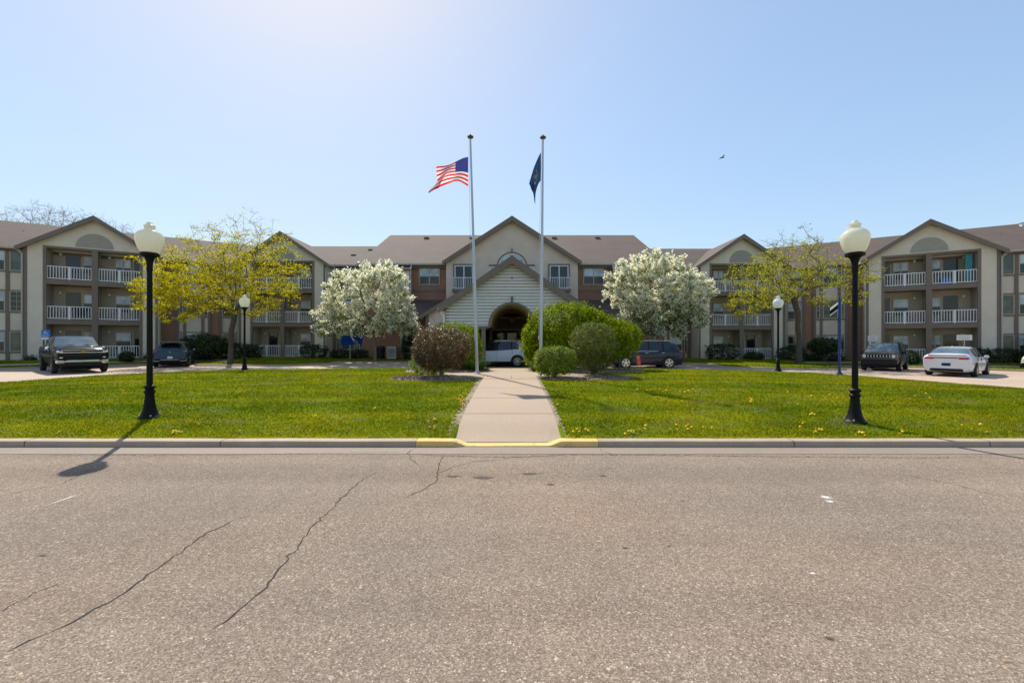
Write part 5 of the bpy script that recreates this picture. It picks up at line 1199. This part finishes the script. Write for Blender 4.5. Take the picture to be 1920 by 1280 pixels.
sym('headlight', 2.72, 2.875, .70, .95, 1.05, 1.17, 'clear_lens', pk); sym('fog_lamp', 2.75, 2.88, .72, .86, .78, .85, 'clear_lens', pk)
m = MB(); 
m.add([(2.915, y, z) for y, z in ((-.15, 1.115), (-.05, 1.115), (-.04, 1.14), (.04, 1.14), (.05, 1.115), (.15, 1.115), (.13, 1.075), (.04, 1.075), (.03, 1.05), (-.03, 1.05), (-.04, 1.075), (-.13, 1.075))], [tuple(range(12))]); m.v += [(2.88, y, z) for _, y, z in m.v]; m.f += [(i, (i+1) % 12, 12+(i+1) % 12, 12+i) for i in range(12)]; m.m += [0]*12; m.build('emblem', 'gold', pk, world=False)
m = MB(); m.box((1.45, -.5, 1.375), (2.5, .5, 1.41)); m.v = [(x, y*(1 if x < 2 else .8), z-(.05 if x > 2 else 0)) for x, y, z in m.v]; m.build('hood_bulge', 'paint_black', pk, world=False)
# wipers
m = MB(); m.tube((1.3, -.1, 1.42), (1.05, -.75, 1.5), .012, .012, 5); m.tube((1.3, .55, 1.42), (1.08, -.05, 1.5), .012, .012, 5); m.build('wipers', 'black_plastic', pk, world=False)

SUV = [(2.30, .42, .74, .82, .74, .58), (2.20, .30, .86, .97, .86, .70), (1.6, .26, .95, 1.07, .91, .76), (.98, .24, 1.0, 1.12, .92, .78), (.18, .24, 1.03, 1.60, .925, .64), (-.5, .24, 1.06, 1.675, .925, .65), (-1.45, .25, 1.14, 1.60, .92, .63), (-1.85, .27, 1.15, 1.51, .90, .60), (-2.18, .30, 1.10, 1.17, .89, .68), (-2.28, .36, 1.02, 1.08, .86, .72), (-2.33, .45, .92, .98, .80, .68)]
def suv(name, label, loc, az, paint, k=(1, 1, 1), **kw):
    st = [(x*k[0], zb*k[2], zs*k[2], zt*k[2], wb*k[1], wt*k[1]) for x, zb, zs, zt, wb, wt in SUV]
    sp = dict(paint=paint, W=1.85*k[1], r=.355*k[2], wheels=(1.40*k[0], -1.36*k[0]), spokes=10, mirror=(.72, .90*k[1], 1.08*k[2]), hz=.93*k[2], handles=(.05, -.95), doors=(.95, -.08, -1.05), ws=(3,), rw=(7,), sw=(3, 4, 5), pillars=((-.10, .07), (-.98, .07)), st=st); sp.update(kw)
    e = vehicle(name, label, 'SUV', loc, az, sp)
    sym('roof_rail', -1.6*k[0], .1*k[0], .56*k[1], .60*k[1], 1.66*k[2], 1.70*k[2], 'alloy', e)
    _bx('lower_cladding', (-2.22*k[0], -.915*k[1], .24*k[2]), (2.15*k[0], .915*k[1], .36*k[2]), 'black_plastic', e)
    sym('tail_light', -2.31*k[0], -2.0*k[0], .64*k[1], .885*k[1], .96*k[2], 1.10*k[2], 'red_lens', e); sym('headlight', 1.95*k[0], 2.24*k[0], .58*k[1], .86*k[1], .74*k[2], .86*k[2], 'clear_lens', e)
    _bx('grille', (2.22*k[0], -.45, .52), (2.325*k[0], .45, .78), 'black_plastic', e)
    return e
ws_ = suv('sport_utility_car', 'white SUV seen from its left side parked under the entrance porch', (-1.35+.33, 28.0, .03), 180, 'paint_white', spokes=10)
plate(-2.345, .78, ws_)
ns_ = suv('sport_utility_car', 'navy black SUV parked side-on below the right blossom tree', (8.3, 27.0, -.02), 180, 'paint_navy', (.96, 1, 1.02), handlemat='chrome', spokes=5, twin=True)
sym('window_trim', -1.3, .9, .868, .885, 1.055, 1.08, 'chrome', ns_); _bx('exhaust', (-2.36, -.7, .33), (-2.2, -.55, .42), 'chrome', ns_)
bs = suv('sport_utility_car', 'dark blue SUV seen from behind beside the grass island', (-22.6, 28.6, .04), 122, 'paint_blue', (.94, .98, .945), spokes=5)
plate(-2.20, .60, bs); _bx('rear_bumper', (-2.26, -.84, .30), (-2.1, .84, .50), 'black_plastic', bs); _bx('bumper_trim', (-2.275, -.46, .45), (-2.2, .46, .475), 'chrome', bs); _bx('bumper_trim', (-2.275, -.84, .38), (-2.2, -.5, .405), 'chrome', bs); _bx('bumper_trim', (-2.275, .5, .38), (-2.2, .84, .405), 'chrome', bs)
_bx('roof_spoiler', (-2.0, -.52, 1.48), (-1.6, .52, 1.54), 'black_plastic', bs); sym('reflector', -2.255, -2.2, .52, .74, .54, .58, 'red_lens', bs); _bx('emblem', (-2.245, -.05, .92), (-2.2, .05, .955), 'chrome', bs)

# grey boxy off-roader
jp = vehicle('off_road_car', 'grey boxy off-roader with slotted grille and round headlights parked facing the camera', 'off-road car', (23.6, 27.0, -.13), 221, dict(paint='paint_grey', W=1.80, r=.35, wheels=(1.32, -1.25), spokes=5, mirror=(.85, .90, 1.10), mirrormat='black_plastic', hz=.98, handles=(.1, -.8), handlemat='black_plastic', doors=(.9, 0, -.95), ws=(3,), sw=(3, 4, 5), rw=(), windshield='car_glass_light', pillars=((-.05, .08), (-.98, .1)), pillarmat='paint_grey', archmat='black_plastic',
   st=[(2.10, .50, .98, 1.06, .80, .70), (2.02, .36, 1.02, 1.12, .86, .76), (1.5, .30, 1.05, 1.15, .89, .80), (1.08, .30, 1.06, 1.17, .90, .80), (.62, .30, 1.08, 1.64, .90, .68), (-.3, .30, 1.08, 1.69, .90, .70), (-1.4, .30, 1.09, 1.68, .90, .70), (-1.9, .32, 1.09, 1.64, .89, .69), (-2.05, .40, 1.05, 1.15, .87, .80), (-2.1, .5, .98, 1.05, .84, .76)]))
_bx('grille_panel', (2.04, -.62, .80), (2.125, .62, 1.0), 'black_plastic', jp)
for i in range(8): y = -.5+i*(1.0/7)-.0; _bx('grille_bar', (2.10, y-.022, .82), (2.145, y+.022, .985), 'alloy', jp)
for s in (1, -1):
    m = MB(); m.lathe([(.04, -.03), (.095, -.02), (.10, .02), (.06, .04), (.01, .045)], (0, 0, 0), 18); m.v = [(2.09+c, s*.66+a, .90+b) for a, b, c in m.v]; m.build('headlight', 'clear_lens', jp, world=False, smooth=True)
    m = MB(); m.lathe([(.05, 0), (.05, .03), (.01, .035)], (0, 0, 0), 12); m.v = [(2.10+c, s*.62+a, .52+b) for a, b, c in m.v]; m.build('fog_lamp', 'clear_lens', jp, world=False)
sym('turn_signal', 1.98, 2.07, .77, .85, .84, .96, 'orange_lens', jp); _bx('front_bumper', (1.96, -.82, .36), (2.16, .82, .72), 'black_plastic', jp); sym('roof_rail', -1.5, .3, .60, .64, 1.70, 1.74, 'black_plastic', jp)

lens('red_dark', (.12, .01, .01)); # white sedan seen from behind
sd = vehicle('sedan', 'white sedan seen from behind on the right driveway', 'sedan', (23.9, 22.9, -.13), 34, dict(paint='paint_silver', W=1.83, r=.335, wheels=(1.40, -1.32), spokes=5, mirror=(.72, .88, .98), hz=.86, handles=(.0, -.9), doors=(.95, -.1, -1.0), ws=(3,), sw=(3, 4, 5), rw=(6,), rear_window='car_glass_light', pillars=((-.12, .08),),
   st=[(2.32, .40, .62, .70, .72, .56), (2.2, .24, .76, .84, .84, .68), (1.6, .20, .88, .99, .90, .76), (1.05, .18, .95, 1.05, .91, .76), (.32, .18, .97, 1.43, .915, .64), (-.5, .18, .98, 1.49, .915, .65), (-1.25, .18, 1.0, 1.42, .91, .64), (-1.85, .22, 1.03, 1.15, .90, .74), (-2.22, .26, 1.03, 1.13, .88, .74), (-2.32, .32, .95, 1.05, .84, .72)]))
_bx('tail_light', (-2.35, -.82, .88), (-2.1, -.42, .985), 'red_lens', sd); _bx('tail_light', (-2.35, .42, .88), (-2.1, .82, .985), 'red_lens', sd); _bx('tail_light', (-2.345, -.42, .93), (-2.2, .42, .975), 'red_dark', sd)
plate(-2.34, .62, sd, .32, .07, 'navy_cloth'); _bx('rear_diffuser', (-2.36, -.62, .28), (-2.1, .62, .42), 'black_plastic', sd); _bx('boot_lip', (-2.33, -.7, 1.10), (-2.15, .7, 1.125), 'paint_silver', sd)
m = MB(); m.lathe([(.03, 0), (.004, .12)], (-1.1, 0, 1.45), 8); m.build('antenna', 'paint_silver', sd, world=False)
m = MB(); m.lathe([(.045, 0), (.045, .01)], (0, 0, 0), 10); m.v = [(-2.35+c, a*2.2, .80+b*.6) for a, b, c in m.v]; 

# golf cart at the right edge
gc = empty('golf_cart', (32.3, 25.9, .0), 'cream golf cart with black roof posts at the right edge beyond the sedan', 'golf cart', rz=R(195))
_bx('body', (-.9, -.55, .25), (.55, .55, .55), 'cart_body', gc); m = MB(); m.add([(.55, -.5, .3), (1.25, -.42, .35), (1.2, -.4, .62), (.75, -.45, .85), (.5, -.5, .6), (.55, .5, .3), (1.25, .42, .35), (1.2, .4, .62), (.75, .45, .85), (.5, .5, .6)], [(0, 1, 2, 3, 4), (9, 8, 7, 6, 5), (0, 5, 6, 1), (1, 6, 7, 2), (2, 7, 8, 3), (3, 8, 9, 4)]); m.build('front_cowl', 'cart_body', gc, world=False)
_bx('seat', (-.55, -.5, .62), (-.05, .5, .76), 'black_plastic', gc); _bx('backrest', (-.68, -.5, .78), (-.56, .5, 1.15), 'black_plastic', gc); _bx('roof', (-.95, -.6, 1.76), (.85, .6, 1.81), 'black_plastic', gc); sym('headlight', 1.16, 1.26, .2, .36, .48, .6, 'clear_lens', gc)
for x, z in ((.8, .8), (-.85, .5)):
    for s in (1, -1): m = MB(); m.tube((x, s*.5, z), (x-.12, s*.53, 1.77), .022, .022, 6); m.build('roof_post', 'black_paint', gc, world=False)
m = MB(); m.tube((.45, .25, .6), (.28, .25, .95), .02); m.lathe([(.15, 0), (.17, .015), (.15, .03)], (.26, .25, .95), 14); m.build('steering_wheel', 'black_plastic', gc, world=False)
for x in (.85, -.62):
    for s in (1, -1): m = MB(); m.lathe([(.1, -.09), (.2, -.09), (.225, -.05), (.225, .05), (.2, .09), (.1, .09)], (x, s*.48, .225), 18, axis='y'); m.build('wheel', 'tyre', gc, world=False, smooth=True)

# ------------------------------------------------------------------ signs and posts
def signpost(name, x, y, z0, H, label, cat, paint='steel_pole', r=.03):
    e = empty(name, (x, y, z0), label, cat); m = MB(); m.tube((0, 0, -.02), (0, 0, H), r, r, 8); m.build('post', paint, e, world=False); return e
e = signpost('parking_sign', -29.4, 26.9, .13, 2.25, 'blue wheelchair access parking sign with white plate above the pickup roof', 'sign')
def plateobj(nm, e, w, h, z, mat, yaw, y0=-.05):
    c, s = math.cos(yaw), math.sin(yaw); m = MB(); m.box((-w/2, -.01, z-h/2), (w/2, .01, z+h/2)); m.v = [(x*c-(y+y0)*s, x*s+(y+y0)*c, zz) for x, y, zz in m.v]; return m.build(nm, mat, e, world=False)
yw = R(48)
def onplate(nm, par, shapes, mat, yaw, y0=-.064):
    c, s = math.cos(yaw), math.sin(yaw); m = MB()
    for sh in shapes: m.add([(x*c-y0*s, x*s+y0*c, z) for x, z in sh], [tuple(range(len(sh)))])
    return m.build(nm, mat, par, world=False)
p = plateobj('sign_panel', e, .38, .46, 2.02, 'blue_sign', yw)
def ring(cx, cz, r0, r1, a0, a1, n=12): return [[(cx+r0*math.cos(a), cz+r0*math.sin(a)), (cx+r1*math.cos(a), cz+r1*math.sin(a)), (cx+r1*math.cos(b), cz+r1*math.sin(b)), (cx+r0*math.cos(b), cz+r0*math.sin(b))] for a, b in [(a0+(a1-a0)*i/n, a0+(a1-a0)*(i+1)/n) for i in range(n)]]
onplate('wheelchair_symbol', p, ring(-.01, 2.05, .055, .075, R(110), R(380))+ring(-.03, 2.19, 0, .022, 0, 2*math.pi, 8)+[[(-.04, 2.16), (-.02, 2.16), (-.01, 2.07), (-.035, 2.07)], [(-.03, 2.12), (.04, 2.12), (.04, 2.105), (-.03, 2.105)], [(-.03, 2.085), (.05, 2.085), (.05, 2.065), (-.03, 2.065)], [(.035, 2.08), (.055, 2.08), (.09, 1.985), (.07, 1.98)]], 'white_sign', yw)
onplate('lettering', p, [[(-.15+.03*i, 1.90), (-.15+.03*i+.02, 1.90), (-.15+.03*i+.02, 1.865), (-.15+.03*i, 1.865)] for i in range(10)]+[[(-.10+.03*i, 1.845), (-.10+.03*i+.02, 1.845), (-.10+.03*i+.02, 1.815), (-.10+.03*i, 1.815)] for i in range(7)], 'white_sign', yw)
plateobj('sign_plate', e, .38, .14, 1.70, 'white_sign', yw)
for x, y, w, H, lb in ((24.85, 29.4, .5, 2.0, 'white parking sign on a post above the grey off-roader'), (30.1, 28.4, .72, 2.05, 'wider white parking sign on a post above the white sedan')):
    e = signpost('parking_sign', x, y, -.02, H, lb, 'sign'); yw = R(-42); p = plateobj('sign_panel', e, w, .36, H-.12, 'white_sign', yw)
    onplate('lettering', p, [[(-w*.36, H-.02-.07*i), (w*.36, H-.02-.07*i), (w*.36, H-.045-.07*i), (-w*.36, H-.045-.07*i)] for i in range(4)], 'gutter', yw)
# tall blue post with blade sign
zb_ = float(gl(14.7, 19.0)); e = empty('blue_sign_post', (14.7, 19.15, zb_), 'tall dark blue post with a tilted white and black blade sign at the lawn edge', 'sign post')
m = MB(); m.lathe([(.16, 0), (.15, .03), (.07, .14), (.055, .2), (.058, 3.4), (.035, 3.46), (.03, 3.52), (.005, 3.56)], (0, 0, -.01), 14); m.build('post', 'blue_paint', e, world=False, smooth=True)
m = MB(); m.box((-.27, .02, 2.90), (-.02, .05, 3.22)); m.v = [(x*.75, y+(-x)*.9, z+(x+.05)*1.0) for x, y, z in m.v]; p = m.build('sign_panel', 'white_sign', e, world=False)
m = MB(); m.box((-.28, .01, 2.97), (-.02, .055, 3.14)); m.v = [(x*.75, y+(-x)*.9-.002, z+(x+.05)*1.0) for x, y, z in m.v]; m.build('sign_band', 'black_paint', p, world=False)
# red yard sign
zb_ = float(gl(6.25, 21.0)); e = empty('yard_sign', (6.25, 21.0, zb_), 'small leaning red yard sign on wire legs in front of the navy SUV', 'sign')
m = MB(); m.tube((-.06, 0, -.02), (-.06, 0, .2), .008, .008, 5); m.tube((.13, 0, -.02), (.09, 0, .2), .008, .008, 5); m.tube((-.06, 0, .2), (.09, 0, .2), .008, .008, 5); m.build('wire_legs', 'black_paint', e, world=False)
sh_ = lambda x, z: (x-.12*(z-.2), z)
m = MB(); m.v = []; P = [(-.09, .19), (.11, .19), (.11, .68), (-.09, .68)]; m.add([(*sh_(a, b)[:1], -.006, b) for a, b in P]+[(*sh_(a, b)[:1], .006, b) for a, b in P], [(0, 1, 2, 3), (7, 6, 5, 4), (0, 4, 5, 1), (1, 5, 6, 2), (2, 6, 7, 3), (3, 7, 4, 0)]); p = m.build('sign_panel', 'red_sign', e, world=False)
m = MB()
for i, (z, w) in enumerate(((.60, .10), (.55, .08), (.50, .10), (.40, .05), (.35, .06), (.30, .05), (.25, .06))): m.add([(sh_(a, b)[0], -.0085, b) for a, b in ((.01-w/2, z), (.01+w/2, z), (.01+w/2, z+.03), (.01-w/2, z+.03))], [(0, 1, 2, 3)])
m.build('lettering', 'flag_white', p, world=False)

# birds
def bird(x, y, z, sp, label):
    m = MB(); m.lathe([(.005, -.16), (.035, -.08), (.045, 0), (.03, .09), (.01, .15)], (0, 0, 0), 8); m.v = [(x+c, y+a, z+b*.8) for a, b, c in m.v]
    for s in (1, -1): m.add([(x+.05, y+s*.03, z+.02), (x-.05, y+s*.03, z+.02), (x-.02, y+s*sp*.5, z+.07), (x-.07, y+s*sp, z+.01), (x+.06, y+s*sp*.5, z+.075)], [(0, 1, 2, 4), (4, 2, 3)])
    o = m.build('bird', 'bird_black', loc=(x, y, z)); tag(o, label, 'bird', 'birds in the sky')
bird(13.8, 28, 13.7, .42, 'larger dark bird flying high right of the navy flag'); o = COL.objects[-1]
bird(35.7, 45, 13.95, .35, 'tiny distant dark bird just above the right lamp')

# dandelions in the lawn
def dmesh():
    m = MB(); m.tube((0, 0, 0), (0, 0, .035), .002, .002, 4, m=1); n = 10
    for rr, zz, k in ((.020, .036, 0), (.014, .042, .3)): m.add([(rr*math.cos(2*math.pi*i/n+k)*(1 if i % 2 else .8), rr*math.sin(2*math.pi*i/n+k)*(1 if i % 2 else .8), zz) for i in range(n)]+[(0, 0, zz+.006)], [(i, (i+1) % n, n) for i in range(n)])
    return m
d0 = dmesh().build('dandelion', ['dandelion', 'leaf_strap']); spots = []
def gpl(px, py):   # lawn point seen at a photo pixel
    Y = 1240./(py-640)
    for _ in range(12): Y = (1.65-float(gl((px-960)/800*Y, Y)))*800/(py-640)
    return ((px-960)/800*Y, Y)
rd = random.Random(4)
for cx, cy, k, sx, sy in ((862, 750, 9, 12, 5), (868, 757, 9, 5, 4), (808, 794, 3, 6, 2), (812, 806, 3, 6, 4), (1090, 810, 5, 10, 3), (1078, 812, 2, 4, 3), (1180, 815, 5, 14, 2), (1196, 808, 3, 8, 3), (1300, 806, 7, 22, 2), (1290, 808, 5, 10, 2), (1520, 780, 3, 8, 1), (1500, 797, 4, 8, 2), (1530, 810, 8, 12, 3), (1610, 820, 8, 10, 3), (1690, 816, 4, 6, 3), (232, 736, 3, 6, 2), (325, 815, 5, 6, 2), (110, 818, 2, 4, 2), (1210, 735, 7, 30, 2), (1270, 737, 6, 22, 2), (1400, 760, 5, 50, 8), (1700, 745, 4, 40, 6), (700, 775, 3, 60, 14), (500, 790, 3, 80, 12), (1560, 745, 5, 40, 8), (1850, 800, 4, 30, 8), (900, 730, 0, 1, 1), (1046, 762, 1, 1, 1)):
    for _ in range(k): spots.append(gpl(cx+rd.gauss(0, sx), cy+rd.gauss(0, sy)))
first = True; nb = 0
for X, Y in spots:
    if not (6.9 < Y < yfar(X)-.2) or (-.97 < X < .84): continue
    o = d0 if first else d0.copy()
    if not first: COL.objects.link(o)
    first = False; nb += 1; s = rd.uniform(.8, 1.35)*(1+.03*Y); o.location = (X, Y, float(gl(X, Y))+rd.uniform(0, .015)); o.scale = (s, s, s); o.rotation_euler = (rd.gauss(0, .25)+.25, rd.gauss(0, .25), rd.random()*6)
    tag(o, 'small yellow dandelion flower in the short grass of the lawn', 'flower', 'dandelions in the lawn')
# ------------------------------------------------------------------ camera, light, sky
cam = bpy.data.cameras.new('camera'); co = bpy.data.objects.new('camera', cam); COL.objects.link(co); co.location = (0, 0, 1.65); co.rotation_euler = (R(90), 0, 0)
cam.lens = 15.0; cam.sensor_width = 36; cam.clip_end = 3000; S.camera = co
w = bpy.data.worlds.new('World'); S.world = w; w.use_nodes = True; nt = w.node_tree
sky = nt.nodes.new('ShaderNodeTexSky'); sky.sky_type = 'NISHITA'; sky.sun_disc = False; sky.sun_elevation = SUN_EL; sky.sun_rotation = -SUN_AZ
sky.air_density = AIR; sky.dust_density = DUST; sky.ozone_density = OZ
bg = nt.nodes['Background']; bg.inputs[1].default_value = SKYS; 
bw = nt.nodes.new('ShaderNodeRGBToBW'); nt.links.new(sky.outputs[0], bw.inputs[0])     # soft shoulder on the sun glow, as the camera's highlight roll-off
def _m(op, a, b):
    x = nt.nodes.new('ShaderNodeMath'); x.operation = op
    for k, v in ((0, a), (1, b)):
        if isinstance(v, float): x.inputs[k].default_value = v
        else: nt.links.new(v, x.inputs[k])
    return x.outputs[0]
f_ = _m('DIVIDE', SKG, _m('ADD', _m('MULTIPLY', bw.outputs[0], SKK), 1.0)); vm = nt.nodes.new('ShaderNodeVectorMath'); vm.operation = 'SCALE'
nt.links.new(sky.outputs[0], vm.inputs[0]); nt.links.new(f_, vm.inputs['Scale']); tn = nt.nodes.new('ShaderNodeVectorMath'); tn.operation = 'MULTIPLY'; tn.inputs[1].default_value = SKT; nt.links.new(vm.outputs[0], tn.inputs[0]); nt.links.new(tn.outputs[0], bg.inputs[0])
sl = bpy.data.lights.new('sun', 'SUN'); sl.energy = SUNS; sl.angle = R(.6); sl.color = (1., .93, .82); so = bpy.data.objects.new('sun', sl); COL.objects.link(so)
dv = Vector((-math.sin(SUN_AZ)*math.cos(SUN_EL), math.cos(SUN_AZ)*math.cos(SUN_EL), math.sin(SUN_EL))); so.rotation_euler = dv.to_track_quat('Z', 'Y').to_euler(); so.location = (-20, 40, 60)
S.view_settings.view_transform = 'Standard'; S.view_settings.look = 'None'; S.view_settings.gamma = 1; S.view_settings.use_curve_mapping = False; S.view_settings.exposure = EXPO
S.cycles.max_bounces = 6; S.cycles.diffuse_bounces = 3; S.cycles.transparent_max_bounces = 4
